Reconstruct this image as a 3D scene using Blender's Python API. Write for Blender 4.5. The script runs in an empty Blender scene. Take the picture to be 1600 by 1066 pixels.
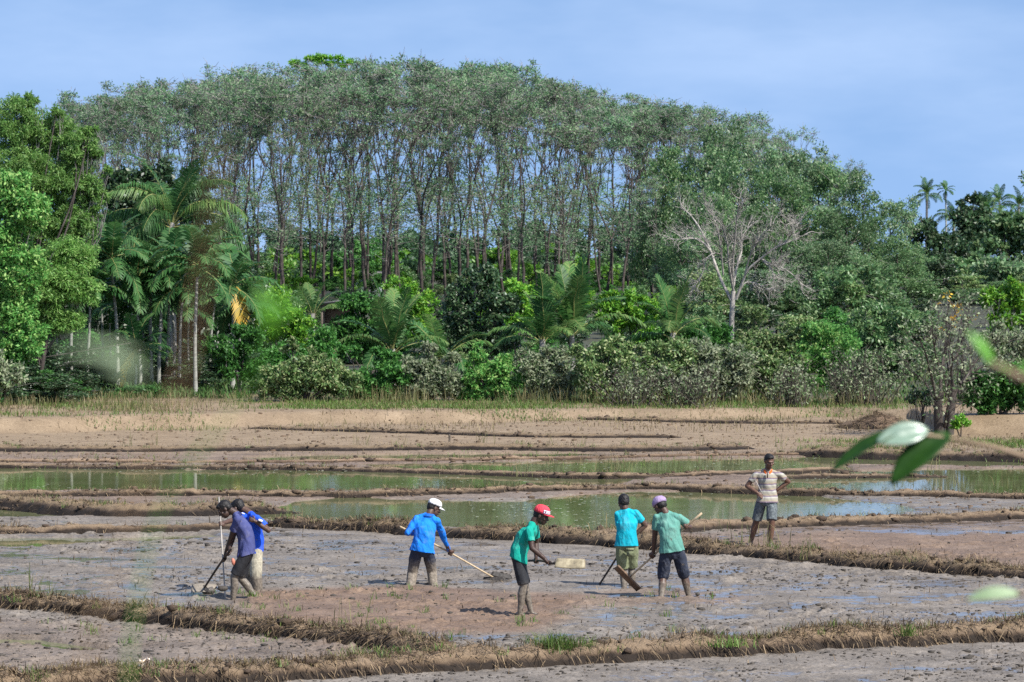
import bpy, math, random
import numpy as np
from mathutils import Vector

rng = np.random.default_rng(11)
random.seed(11)
S = bpy.context.scene
COL = S.collection
F, H, HY = 6000.0, 5.2, 400.0          # focal length in photo pixels, eye height, horizon row
R = math.radians
A = np.array

# ------------------------------------------------------------------ noise
_T = np.random.default_rng(5).random((256, 256))
_T3 = np.random.default_rng(6).random((64, 64, 64))

def vn(x, y, seed=0):
    x = np.asarray(x, float) + seed * 17.31; y = np.asarray(y, float) + seed * 9.77
    xi = np.floor(x).astype(int); yi = np.floor(y).astype(int)
    fx = x - xi; fy = y - yi
    fx = fx * fx * (3 - 2 * fx); fy = fy * fy * (3 - 2 * fy)
    a = _T[xi & 255, yi & 255]; b = _T[(xi + 1) & 255, yi & 255]
    c = _T[xi & 255, (yi + 1) & 255]; d = _T[(xi + 1) & 255, (yi + 1) & 255]
    return (a * (1 - fx) + b * fx) * (1 - fy) + (c * (1 - fx) + d * fx) * fy

def fbm(x, y, o=4, seed=0, g=.5):
    s = 0; a = 1; t = 0
    for i in range(o):
        s = s + a * vn(x * 2 ** i, y * 2 ** i, seed + i); t += a; a *= g
    return s / t

def vn3(P):
    i = np.floor(P).astype(int); f = P - i; f = f * f * (3 - 2 * f); r = 0
    for dx in (0, 1):
        for dy in (0, 1):
            for dz in (0, 1):
                w = (f[:, 0] if dx else 1 - f[:, 0]) * (f[:, 1] if dy else 1 - f[:, 1]) * (f[:, 2] if dz else 1 - f[:, 2])
                r = r + w * _T3[(i[:, 0] + dx) & 63, (i[:, 1] + dy) & 63, (i[:, 2] + dz) & 63]
    return r

def sstep(a, b, x):
    t = np.clip((x - a) / (b - a), 0, 1)
    return t * t * (3 - 2 * t)

# ------------------------------------------------------------------ mesh building
class MB:
    def __init__(s): s.V = []; s.Q = []; s.T = []; s.QM = []; s.TM = []; s.n = 0
    def add(s, V, Q=None, T=None, mi=0):
        V = np.asarray(V, float).reshape(-1, 3)
        if Q is not None and len(Q):
            Q = np.asarray(Q, int).reshape(-1, 4) + s.n; s.Q.append(Q); s.QM.append(np.full(len(Q), mi))
        if T is not None and len(T):
            T = np.asarray(T, int).reshape(-1, 3) + s.n; s.T.append(T); s.TM.append(np.full(len(T), mi))
        s.V.append(V); s.n += len(V)
    def tube(s, P, r, n=6, mi=0, cap=True):
        P = np.asarray(P, float); k = len(P); r = np.broadcast_to(np.asarray(r, float), (k,))
        d = np.gradient(P, axis=0); d /= (np.linalg.norm(d, axis=1)[:, None] + 1e-9)
        ref = A([0, 0, 1.]) if abs(d[:, 2].mean()) < .8 else A([0, 1., 0])
        u = np.cross(d, ref); u /= (np.linalg.norm(u, axis=1)[:, None] + 1e-9); w = np.cross(d, u)
        t = np.arange(n) / n * 2 * math.pi
        V = P[:, None] + r[:, None, None] * (np.cos(t)[None, :, None] * u[:, None] + np.sin(t)[None, :, None] * w[:, None])
        V = V.reshape(-1, 3)
        i, j = np.meshgrid(np.arange(k - 1), np.arange(n), indexing='ij'); j2 = (j + 1) % n
        Q = np.stack([i * n + j, i * n + j2, (i + 1) * n + j2, (i + 1) * n + j], -1).reshape(-1, 4)
        T = None
        if cap:
            V = np.vstack([V, P[0], P[-1]]); a = np.arange(n); b = (a + 1) % n
            T = np.vstack([np.stack([b, a, np.full(n, k * n)], 1), np.stack([(k - 1) * n + a, (k - 1) * n + b, np.full(n, k * n + 1)], 1)])
        s.add(V, Q, T, mi)
    def ell(s, c, ax, n=12, m=8, mi=0):
        # ellipsoid; ax = 3x3 rows of scaled axes
        ax = np.asarray(ax, float)
        if ax.ndim == 1: ax = np.diag(ax)
        th = np.linspace(0, math.pi, m + 1)[1:-1]; ph = np.arange(n) / n * 2 * math.pi
        L = np.stack([np.outer(np.sin(th), np.cos(ph)), np.outer(np.sin(th), np.sin(ph)), np.outer(np.cos(th), np.ones(n))], -1).reshape(-1, 3)
        L = np.vstack([L, [0, 0, 1], [0, 0, -1]])
        V = np.asarray(c) + L @ ax; k = m - 1
        i, j = np.meshgrid(np.arange(k - 1), np.arange(n), indexing='ij'); j2 = (j + 1) % n
        Q = np.stack([i * n + j, (i + 1) * n + j, (i + 1) * n + j2, i * n + j2], -1).reshape(-1, 4)
        a = np.arange(n); b = (a + 1) % n
        T = np.vstack([np.stack([np.full(n, k * n), a, b], 1), np.stack([np.full(n, k * n + 1), (k - 1) * n + b, (k - 1) * n + a], 1)])
        s.add(V, Q, T, mi)
    def chain(s, P, r, n=8, mi=0):
        P = np.asarray(P, float); r = np.broadcast_to(np.asarray(r, float), (len(P),))
        for i in range(len(P) - 1): s.tube(P[i:i + 2], r[i:i + 2], n, mi)
        for p, q in zip(P, r): s.ell(p, [q, q, q], n, 6, mi)
    def loft(s, sec, n=20, mi=0):
        V = []
        t = np.arange(n) / n * 2 * math.pi
        for c, a, b in sec:
            V.append(np.asarray(c) + np.cos(t)[:, None] * np.asarray(a) + np.sin(t)[:, None] * np.asarray(b))
        k = len(sec)
        V = np.vstack(V + [np.asarray(sec[0][0])[None], np.asarray(sec[-1][0])[None]])
        i, j = np.meshgrid(np.arange(k - 1), np.arange(n), indexing='ij'); j2 = (j + 1) % n
        Q = np.stack([i * n + j, i * n + j2, (i + 1) * n + j2, (i + 1) * n + j], -1).reshape(-1, 4)
        a = np.arange(n); b = (a + 1) % n
        T = np.vstack([np.stack([b, a, np.full(n, k * n)], 1), np.stack([(k - 1) * n + a, (k - 1) * n + b, np.full(n, k * n + 1)], 1)])
        s.add(V, Q, T, mi)
    def box(s, c, ax, mi=0):
        ax = np.asarray(ax, float)
        if ax.ndim == 1: ax = np.diag(ax)
        L = A([[-1, -1, -1], [1, -1, -1], [1, 1, -1], [-1, 1, -1], [-1, -1, 1], [1, -1, 1], [1, 1, 1], [-1, 1, 1]], float)
        s.add(np.asarray(c) + L @ ax, [[0, 3, 2, 1], [4, 5, 6, 7], [0, 1, 5, 4], [1, 2, 6, 5], [2, 3, 7, 6], [3, 0, 4, 7]], None, mi)
    def mesh(s, name):
        me = bpy.data.meshes.new(name)
        V = np.vstack(s.V) if s.V else np.zeros((0, 3))
        Q = np.vstack(s.Q) if s.Q else np.zeros((0, 4), int); T = np.vstack(s.T) if s.T else np.zeros((0, 3), int)
        QM = np.concatenate(s.QM) if s.QM else np.zeros(0, int); TM = np.concatenate(s.TM) if s.TM else np.zeros(0, int)
        me.vertices.add(len(V)); me.vertices.foreach_set('co', V.astype(np.float32).ravel())
        nl = len(Q) * 4 + len(T) * 3
        me.loops.add(nl); me.loops.foreach_set('vertex_index', np.concatenate([Q.ravel(), T.ravel()]).astype(np.int32))
        me.polygons.add(len(Q) + len(T))
        st = np.concatenate([np.arange(len(Q)) * 4, len(Q) * 4 + np.arange(len(T)) * 3]).astype(np.int32)
        me.polygons.foreach_set('loop_start', st)
        me.polygons.foreach_set('material_index', np.concatenate([QM, TM]).astype(np.int32))
        me.update(calc_edges=True)
        return me
    def build(s, name, mats, parent=None, smooth=False, loc=None):
        me = s.mesh(name)
        for m in (mats if isinstance(mats, (list, tuple)) else [mats]): me.materials.append(m)
        if smooth: me.polygons.foreach_set('use_smooth', np.ones(len(me.polygons), bool))
        return link(name, me, parent, loc)

def link(name, me, parent=None, loc=None):
    o = bpy.data.objects.new(name, me); COL.objects.link(o)
    if parent is not None: o.parent = parent
    if loc is not None: o.location = loc
    return o

def tag(o, label=None, cat=None, group=None, kind=None):
    if label: o['label'] = label
    if cat: o['category'] = cat
    if group: o['group'] = group
    if kind: o['kind'] = kind
    return o

def empty(name, loc, label, cat, group=None, rz=0):
    o = bpy.data.objects.new(name, None); COL.objects.link(o)
    o.location = loc; o.rotation_euler = (0, 0, rz); o.empty_display_size = .3
    return tag(o, label, cat, group)

def copy_tree(o, parent=None):
    c = o.copy(); COL.objects.link(c)
    if parent is not None: c.parent = parent
    for ch in o.children: copy_tree(ch, c)
    return c

def unit(v):
    v = np.asarray(v, float); return v / (np.linalg.norm(v) + 1e-9)

# ------------------------------------------------------------------ materials
def base_mat(name):
    m = bpy.data.materials.new(name); m.use_nodes = True
    nt = m.node_tree; nt.nodes.clear()
    out = nt.nodes.new('ShaderNodeOutputMaterial')
    return m, nt, out

def N(nt, t, **k):
    n = nt.nodes.new(t)
    for a, b in k.items():
        if a.startswith('i_'): n.inputs[a[2:].replace('_', ' ')].default_value = b
        else: setattr(n, a, b)
    return n

def ramp(nt, stops, interp='LINEAR'):
    r = nt.nodes.new('ShaderNodeValToRGB'); r.color_ramp.interpolation = interp
    e = r.color_ramp.elements
    while len(e) > 1: e.remove(e[-1])
    e[0].position = stops[0][0]; e[0].color = (*stops[0][1], 1)
    for p, c in stops[1:]:
        x = e.new(p); x.color = (*c, 1)
    return r

def nmat(name, c1, c2, scale=6, rough=.85, bump=.3, bscale=30, dist=.02, c3=None, spec=.3, stretch=(1, 1, 1)):
    m, nt, out = base_mat(name); L = nt.links.new
    tc = N(nt, 'ShaderNodeTexCoord'); mp = N(nt, 'ShaderNodeMapping'); mp.inputs['Scale'].default_value = stretch
    L(tc.outputs['Object'], mp.inputs['Vector'])
    n1 = N(nt, 'ShaderNodeTexNoise', i_Scale=scale, i_Detail=7, i_Roughness=.65); L(mp.outputs[0], n1.inputs['Vector'])
    st = [(.33, c1), (.67, c2)]
    if c3: st = [(.3, c1), (.52, c2), (.7, c3)]
    r = ramp(nt, st); L(n1.outputs['Fac'], r.inputs['Fac'])
    b = N(nt, 'ShaderNodeBsdfPrincipled'); b.inputs['Roughness'].default_value = rough; b.inputs['Specular IOR Level'].default_value = spec
    L(r.outputs['Color'], b.inputs['Base Color'])
    if bump:
        n2 = N(nt, 'ShaderNodeTexNoise', i_Scale=bscale, i_Detail=5); L(mp.outputs[0], n2.inputs['Vector'])
        bp = N(nt, 'ShaderNodeBump', i_Strength=bump, i_Distance=dist); L(n2.outputs['Fac'], bp.inputs['Height']); L(bp.outputs[0], b.inputs['Normal'])
    L(b.outputs[0], out.inputs['Surface'])
    return m

LEAF_GAIN = 1.45
def leafmat(name, cols, rough=.5, trans=.35, spec=.4, pale=None, objvar=.25):
    """Leaf: colour differs leaf by leaf and plant by plant; light passes through."""
    m, nt, out = base_mat(name); L = nt.links.new
    cols = [tuple(min(.6, x * LEAF_GAIN) for x in c) for c in cols]
    g = N(nt, 'ShaderNodeNewGeometry')
    r = ramp(nt, [(i / max(1, len(cols) - 1), c) for i, c in enumerate(cols)])
    L(g.outputs['Random Per Island'], r.inputs['Fac'])
    oi = N(nt, 'ShaderNodeObjectInfo')
    mr = N(nt, 'ShaderNodeMapRange'); mr.inputs['To Min'].default_value = 1 - objvar; mr.inputs['To Max'].default_value = 1 + objvar
    L(oi.outputs['Random'], mr.inputs['Value'])
    hs = N(nt, 'ShaderNodeHueSaturation'); L(r.outputs['Color'], hs.inputs['Color']); L(mr.outputs[0], hs.inputs['Value'])
    col = hs.outputs['Color']
    if pale:
        mx = N(nt, 'ShaderNodeMix', data_type='RGBA'); L(g.outputs['Backfacing'], mx.inputs['Factor'])
        L(col, mx.inputs['A']); mx.inputs['B'].default_value = (*pale, 1); col = mx.outputs['Result']
    b = N(nt, 'ShaderNodeBsdfPrincipled'); b.inputs['Roughness'].default_value = rough; b.inputs['Specular IOR Level'].default_value = spec
    L(col, b.inputs['Base Color'])
    t = N(nt, 'ShaderNodeBsdfTranslucent'); L(col, t.inputs['Color'])
    ms = N(nt, 'ShaderNodeMixShader'); ms.inputs[0].default_value = trans
    L(b.outputs[0], ms.inputs[1]); L(t.outputs[0], ms.inputs[2]); L(ms.outputs[0], out.inputs['Surface'])
    return m

M = {}
M['rubber_leaf'] = leafmat('rubber_leaf', [(.03, .08, .035), (.068, .145, .06), (.11, .195, .09), (.19, .265, .16)], .5, .4, .35)
M['rubber_leaf_dry'] = leafmat('rubber_leaf_dry', [(.04, .10, .04), (.085, .165, .07), (.13, .20, .095), (.22, .245, .16)], .5, .4, .35)
M['flank_leaf'] = leafmat('flank_leaf', [(.025, .065, .024), (.055, .122, .04), (.09, .16, .058), (.15, .195, .09)], .45, .4, .5)
M['feather_leaf'] = leafmat('feather_leaf', [(.045, .115, .025), (.08, .18, .035), (.12, .225, .05), (.18, .26, .085)], .5, .4, .35)
M['broad_leaf'] = leafmat('broad_leaf', [(.025, .09, .018), (.05, .15, .03), (.09, .21, .045), (.20, .28, .09)], .55, .35, .25)
M['lime_leaf'] = leafmat('lime_leaf', [(.04, .13, .012), (.07, .19, .018), (.11, .25, .025), (.17, .27, .03)], .45, .4, .4)
M['green_leaf'] = leafmat('green_leaf', [(.02, .075, .016), (.04, .125, .024), (.07, .17, .035)], .5, .35, .3)
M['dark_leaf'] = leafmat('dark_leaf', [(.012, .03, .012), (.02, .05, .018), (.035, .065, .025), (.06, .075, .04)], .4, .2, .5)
M['grey_leaf'] = leafmat('grey_leaf', [(.05, .095, .035), (.10, .16, .065), (.18, .23, .12), (.30, .31, .20)], .6, .38, .3, pale=(.24, .27, .17))
M['olive_leaf'] = leafmat('olive_leaf', [(.04, .085, .025), (.075, .14, .04), (.13, .19, .065), (.23, .24, .12)], .5, .3, .4)
M['yellow_leaf'] = leafmat('yellow_leaf', [(.35, .20, .02), (.45, .28, .03), (.30, .22, .05)], .5, .3, .3)
M['palm_leaf'] = leafmat('palm_leaf', [(.015, .055, .016), (.03, .085, .022), (.055, .115, .035)], .5, .35, .3)
M['palm_leaf_light'] = leafmat('palm_leaf_light', [(.045, .11, .03), (.075, .15, .04), (.125, .175, .055)], .5, .4, .3)
M['far_leaf'] = leafmat('far_leaf', [(.02, .055, .025), (.04, .09, .035), (.06, .11, .05)], .5, .3, .4)
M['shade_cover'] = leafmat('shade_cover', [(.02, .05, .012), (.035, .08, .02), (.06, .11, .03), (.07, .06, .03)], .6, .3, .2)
M['grass_green'] = leafmat('grass_green', [(.045, .095, .018), (.075, .13, .025), (.13, .16, .045)], .5, .35, .3)
M['grass_dry'] = leafmat('grass_dry', [(.06, .045, .025), (.12, .09, .048), (.20, .15, .08), (.10, .10, .04)], .6, .25, .3)
M['straw'] = leafmat('straw', [(.02, .014, .009), (.045, .031, .019), (.095, .067, .040), (.20, .145, .085)], .7, .15, .2)
M['reed'] = leafmat('reed', [(.05, .065, .02), (.09, .09, .035), (.16, .13, .065)], .6, .3, .3)
M['bark'] = nmat('bark', (.022, .018, .015), (.06, .049, .042), 1.5, .9, .6, 12, .03, (.13, .115, .10))
M['twig'] = nmat('twig', (.11, .10, .092), (.27, .25, .235), 2, .9, 0)
M['dead_bark'] = nmat('dead_bark', (.22, .20, .175), (.42, .385, .345), 3, .85, .5, 18, .02)
M['dark_bark'] = nmat('dark_bark', (.03, .025, .02), (.10, .085, .07), 3, .9, .6, 20, .02)
M['palm_bark'] = nmat('palm_bark', (.16, .15, .13), (.34, .32, .29), 4, .9, .4, 14, .02, stretch=(1, 1, 3))
M['areca_bark'] = nmat('areca_bark', (.15, .15, .125), (.33, .33, .29), 3, .8, .3, 10, .01, stretch=(1, 1, 4))
M['rachis'] = nmat('rachis', (.16, .17, .05), (.25, .24, .09), 5, .6, 0)
# ------------------------------------------------------------------ terrain
def GP(px, py, z=0.0):
    Y = F * (H - z) / (np.asarray(py, float) - HY)
    return (np.asarray(px, float) - 800) * Y / F, Y

def PXY(X, Y):
    return 800 + F * X / Y, HY + F * H / Y

def P3(px, py, Y):
    return A([(px - 800) * Y / F, Y, H - (py - HY) * Y / F])

def terr(X, Y):
    X = np.asarray(X, float); Y = np.asarray(Y, float)
    z = 3.55 * (1 - np.clip((Y - 8) / 34, 0, 1))
    px = np.clip(800 + F * X / np.maximum(Y, 40), -3000, 4600)
    yb = np.interp(px, [-400, 0, 300, 450, 900, 1300, 1420, 1480, 1600, 2100], [110, 112, 115, 118, 121, 124, 122, 112, 111, 108])
    hb = np.interp(px, [0, 300, 450, 900, 1300, 1420, 1480, 1600], [.42, .42, .38, .32, .25, .3, .5, .55])
    yb = yb + 1.6 * (fbm(X * .35, Y * .12, 3, 3) - .5)
    z = z + hb * sstep(yb, yb + 1.3, Y)
    z = z + .22 * sstep(125, 150, Y) + 1.45 * sstep(150, 270, Y) + 2.5 * sstep(290, 480, Y)
    z = z + np.where(Y > 118, .10 * (fbm(X * .5, Y * .5, 3, 8) - .5), 0)
    return z

def inpoly(px, py, poly):
    r = np.zeros(px.shape, bool)
    n = len(poly)
    for i in range(n):
        x1, y1 = poly[i]; x2, y2 = poly[(i + 1) % n]
        if y1 == y2: continue
        c = ((y1 > py) != (y2 > py)) & (px < (x2 - x1) * (py - y1) / (y2 - y1) + x1)
        r ^= c
    return r

PONDS = {
    'A': ([(395, 806), (430, 792), (470, 780), (560, 774), (620, 779), (800, 782), (880, 774), (1000, 766), (1250, 769), (1300, 777), (1400, 786), (1440, 796), (1390, 804), (1300, 812), (1262, 816), (1090, 822), (950, 834), (880, 834), (700, 822), (560, 814), (430, 812)], .035),
    'B': ([(-400, 730), (0, 730), (500, 733), (880, 745), (1010, 746), (960, 756), (820, 762), (560, 766), (300, 764), (-400, 766)], .03),
    'C': ([(560, 724), (690, 722), (900, 717), (1320, 712), (1330, 733), (1250, 738), (1100, 741), (960, 746), (860, 744), (700, 738), (600, 734)], .04),
    'D': ([(1215, 738), (1330, 733), (1600, 729), (1900, 726), (1900, 775), (1600, 772), (1400, 770), (1230, 764), (1180, 752)], .04),
    'E': ([(380, 713), (500, 709), (900, 706), (960, 711), (700, 717), (420, 720)], .03),
    'F': ([(1190, 713), (1500, 714), (1600, 718), (1900, 720), (1900, 727), (1600, 727), (1200, 725)], .03),
    'G': ([(-300, 786), (60, 789), (150, 800), (120, 806), (-300, 808)], .03),
    'H': ([(-300, 838), (200, 836), (330, 832), (360, 838), (200, 845), (60, 853), (-300, 855)], .025),
    'I': ([(-300, 986), (60, 994), (180, 1010), (130, 1016), (0, 1006), (-300, 1000)], .02),
}
WET = [  # outline, film 0..1
    ([(-400, 835), (330, 830), (450, 826), (900, 856), (1100, 872), (1700, 915), (1700, 975), (1200, 995), (880, 985), (900, 930), (860, 915), (400, 918), (330, 955), (-400, 935)], .62),
    ([(-400, 792), (330, 796), (345, 815), (-400, 815)], .5),
    ([(1200, 768), (1700, 775), (1700, 812), (1262, 812), (1290, 790)], .62),
    ([(1090, 836), (1250, 818), (1620, 812), (1700, 822), (1700, 836), (1300, 830), (1120, 848)], .72),
    ([(520, 1050), (900, 1040), (1700, 1005), (1700, 1100), (300, 1100)], .48),
    ([(-400, 955), (130, 965), (420, 1000), (560, 1030), (300, 1060), (-400, 1075)], .34),
    ([(540, 766), (900, 762), (880, 776), (800, 784), (620, 782)], .45),
    ([(640, 985), (880, 985), (1010, 960), (1040, 985), (900, 1005), (640, 1010)], .6),
]
BROWN = [
    ([(400, 925), (620, 915), (870, 930), (1000, 915), (1180, 930), (1120, 940), (920, 945), (850, 985), (640, 1000), (470, 980), (390, 950)], 1.),
    ([(-400, 960), (250, 978), (600, 1012), (560, 1040), (250, 1066), (-400, 1100)], .55),
    ([(1090, 862), (1700, 900), (1700, 812), (1262, 816), (1000, 842)], .9),
    ([(-400, 692), (1700, 692), (1700, 770), (-400, 790)], .7),
    ([(-400, 755), (440, 757), (440, 806), (-400, 800)], .6),
    ([(1480, 640), (1700, 640), (1700, 690), (1480, 690)], .9),
]

def fields(X, Y):
    """soil maps of the plots: film of water, brown soil, dry tan soil, pond depth"""
    px, py = PXY(X, Y)
    k = 110 * 60 / np.maximum(Y, 40)
    wx = px + k * 1.3 * (fbm(X * .7, Y * .5, 4, 21) - .5); wy = py + k * .16 * (fbm(X * .8 + 50, Y * .6, 4, 22) - .5)
    film = np.zeros(X.shape); brown = np.zeros(X.shape); pond = np.zeros(X.shape)
    for poly, v in WET: film = np.where(inpoly(wx, wy, poly), np.maximum(film, v), film)
    for poly, v in BROWN: brown = np.where(inpoly(wx, wy, poly), np.maximum(brown, v), brown)
    sx = px + k * .35 * (fbm(X * 1.1, Y * .8, 4, 31) - .5); sy = py + k * .05 * (fbm(X * .9 + 9, Y * .7, 4, 32) - .5)
    for poly, d in PONDS.values(): pond = np.where(inpoly(sx, sy, poly), 1., pond)
    brown = np.where(film > .3, brown * .6, brown)
    film = np.where(brown > .85, np.minimum(film, .25), film)
    tan = sstep(98, 106, Y)
    tan = np.maximum(tan, 1 - sstep(40, 45, Y))
    return film, brown, tan, pond

_pr = np.random.default_rng(77); PRINTS = []
for _i in range(26):          # trails of footprints and hoe strokes through the worked plots
    _x, _y, _a = _pr.uniform(-8, 9), _pr.uniform(50, 69), _pr.uniform(0, 6.28)
    for _j in range(int(_pr.integers(8, 20))):
        _a += _pr.normal() * .25; _x += math.cos(_a) * .42; _y += math.sin(_a) * .42
        PRINTS.append((_x - math.sin(_a) * .1 * (-1) ** _j, _y + math.cos(_a) * .1 * (-1) ** _j, _a, _pr.uniform(.045, .085)))
def relief(X, Y, film, tan):
    det = np.clip(1.25 - (Y - 60) / 60, .25, 1)
    patch = sstep(.5, .68, fbm(X * .45, Y * .45, 3, 41))
    h = .035 * (fbm(X * 1.6, Y * 1.6, 4, 42) - .5) + .03 * (fbm(X * .5, Y * 2.6, 3, 46) - .5)
    h = h + (.016 + .034 * patch) * (fbm(X * 7.5, Y * 7, 3, 44) - .5) * 2 * det
    near = (Y > 49) & (Y < 71) & (np.abs(X) < 13)
    if near.any():
        hx = np.zeros(near.sum()); xn, yn = X[near], Y[near]
        order = np.argsort(yn); ys = yn[order]
        for cx_, cy_, ca, dl in PRINTS:
            a0, a1 = np.searchsorted(ys, [cy_ - .5, cy_ + .5]); ix = order[a0:a1]; dx = xn[ix] - cx_; s_ = np.abs(dx) < .45; ix = ix[s_]
            if not len(ix): continue
            dx = dx[s_]; dy = yn[ix] - cy_; u_ = dx * math.cos(ca) + dy * math.sin(ca); v_ = -dx * math.sin(ca) + dy * math.cos(ca)
            r_ = (u_ / .15) ** 2 + (v_ / .075) ** 2; hx[ix] += -dl * np.exp(-r_ * 1.2) + dl * .55 * np.exp(-(np.sqrt(r_) - 1.6) ** 2 * 5)
        h = h.copy(); h[near] += hx
    ridg = np.abs(fbm(X * 4, Y * 4, 3, 47) - .5) * 2
    h = h + .03 * patch * (ridg - .3)
    h = h * (1 - .45 * tan)
    # standing film: hollows fill up level
    lvl = np.interp(film, [0, .2, .35, .5, .65, .8], [-1, -.05, -.022, -.013, -.005, .008])
    lvl = lvl + .016 * (fbm(X * .6, Y * .6, 2, 49) - .5)
    wet = sstep(lvl + .007, lvl - .0015, h)
    h = np.maximum(h, lvl)
    return h, wet

def ground_z(X, Y):
    X = np.atleast_1d(np.asarray(X, float)); Y = np.atleast_1d(np.asarray(Y, float))
    film, brown, tan, pond = fields(X, Y)
    h, wet = relief(X, Y, film, tan)
    return terr(X, Y) + h

def tz(X, Y): return float(terr(A([X]), A([Y]))[0])

# ground sheet
u = np.concatenate([-np.geomspace(8, 1.75, 18)[:-1], np.linspace(-1.75, 1.75, 760), np.geomspace(1.75, 8, 18)[1:]])
Yr = np.concatenate([[-60, -30, -15, -5], np.linspace(1, 42, 40), np.arange(42.2, 76, .065), np.arange(76, 108, .11), np.arange(108, 128, .1), np.arange(128, 150, .7), np.geomspace(150, 520, 60), np.geomspace(545, 1600, 16)])
UU, YY = np.meshgrid(u, Yr)
XX = UU * (np.abs(YY) * .1334 + 1.2 + 5 * sstep(30, 5, YY))
fx_, fy_ = XX.ravel(), YY.ravel()
film, brown, tan, pond = fields(fx_, fy_)
def soften(a, k):
    a = a.reshape(UU.shape)
    for ax in (0, 1):
        b = a.copy()
        for d in range(1, k + 1): b = b + np.roll(a, d, ax) + np.roll(a, -d, ax)
        a = b / (2 * k + 1)
    return a.ravel()
film = soften(film, 5); brown = soften(brown, 5); pond = soften(pond, 1)
h, wet = relief(fx_, fy_, film, tan)
zz = terr(fx_, fy_) + h * (1 - pond * .8) - .10 * pond
gm = MB(); nr, nc = UU.shape
ii, jj = np.meshgrid(np.arange(nr - 1), np.arange(nc - 1), indexing='ij')
gm.add(np.stack([fx_, fy_, zz], 1), np.stack([ii * nc + jj, ii * nc + jj + 1, (ii + 1) * nc + jj + 1, (ii + 1) * nc + jj], -1).reshape(-1, 4))

def ground_mat():
    m, nt, out = base_mat('paddy_soil'); L = nt.links.new
    tc = N(nt, 'ShaderNodeTexCoord')
    at = {k: N(nt, 'ShaderNodeAttribute', attribute_name=k) for k in ('wet', 'brown', 'tan', 'green')}
    def noise(sc, det=6, ro=.6):
        n = N(nt, 'ShaderNodeTexNoise', i_Scale=sc, i_Detail=det, i_Roughness=ro); L(tc.outputs['Object'], n.inputs['Vector']); return n.outputs['Fac']
    def mix(f, a, b):
        x = N(nt, 'ShaderNodeMix', data_type='RGBA'); L(f, x.inputs['Factor']); L(a, x.inputs['A']); L(b, x.inputs['B']); return x.outputs['Result']
    n1 = noise(1.1); n2 = noise(16, 8, .75)
    ad = N(nt, 'ShaderNodeMath', operation='MULTIPLY_ADD'); L(n2, ad.inputs[0]); ad.inputs[1].default_value = .6; 
    sc = N(nt, 'ShaderNodeMath', operation='MULTIPLY'); L(n1, sc.inputs[0]); sc.inputs[1].default_value = .4; L(sc.outputs[0], ad.inputs[2])
    def rp(st):
        r = ramp(nt, st); L(ad.outputs[0], r.inputs['Fac']); return r.outputs['Color']
    mud = rp([(.36, C_MUD[0]), (.5, C_MUD[1]), (.64, C_MUD[2])])
    bro = rp([(.36, C_BRO[0]), (.5, C_BRO[1]), (.64, C_BRO[2])])
    tn = rp([(.36, C_TAN[0]), (.5, C_TAN[1]), (.64, C_TAN[2])])
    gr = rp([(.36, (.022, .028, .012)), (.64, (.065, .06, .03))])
    c = mix(at['brown'].outputs['Fac'], mud, bro)
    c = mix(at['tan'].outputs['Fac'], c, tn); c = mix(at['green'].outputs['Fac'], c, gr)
    wetm = N(nt, 'ShaderNodeMath', operation='MULTIPLY'); L(at['wet'].outputs['Fac'], wetm.inputs[0]); wetm.inputs[1].default_value = 1.
    hs = N(nt, 'ShaderNodeHueSaturation'); L(c, hs.inputs['Color']); hs.inputs['Value'].default_value = .95
    c = mix(wetm.outputs[0], c, hs.outputs['Color'])
    b = N(nt, 'ShaderNodeBsdfPrincipled'); L(c, b.inputs['Base Color'])
    ro = N(nt, 'ShaderNodeMapRange'); L(wetm.outputs[0], ro.inputs['Value']); ro.inputs['To Min'].default_value = .75; ro.inputs['To Max'].default_value = .12
    L(ro.outputs[0], b.inputs['Roughness']); b.inputs['Specular IOR Level'].default_value = .5
    inv = N(nt, 'ShaderNodeMapRange'); L(wetm.outputs[0], inv.inputs['Value']); inv.inputs['To Min'].default_value = .6; inv.inputs['To Max'].default_value = .0
    n3 = noise(28, 4); bp = N(nt, 'ShaderNodeBump', i_Distance=.03); L(n3, bp.inputs['Height']); L(inv.outputs[0], bp.inputs['Strength']); L(bp.outputs[0], b.inputs['Normal'])
    L(b.outputs[0], out.inputs['Surface'])
    return m
C_MUD = [(.048, .039, .030), (.142, .119, .095), (.25, .215, .178)]
C_BRO = [(.06, .038, .024), (.145, .093, .060), (.22, .15, .10)]
C_TAN = [(.125, .085, .047), (.20, .142, .083), (.28, .206, .128)]
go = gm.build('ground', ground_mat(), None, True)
tag(go, kind='structure')
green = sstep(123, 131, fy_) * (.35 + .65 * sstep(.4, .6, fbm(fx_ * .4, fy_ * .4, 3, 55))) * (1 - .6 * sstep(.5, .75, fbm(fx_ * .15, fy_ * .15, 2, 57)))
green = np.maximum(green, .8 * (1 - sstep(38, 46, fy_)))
green = np.maximum(green, sstep(130, 134, fy_))  # wood floor: dark litter, with the shade of the trees put into its colour
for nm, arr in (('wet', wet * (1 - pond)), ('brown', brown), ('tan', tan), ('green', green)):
    at = go.data.attributes.new(nm, 'FLOAT', 'POINT'); at.data.foreach_set('value', arr.astype(np.float32))

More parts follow.
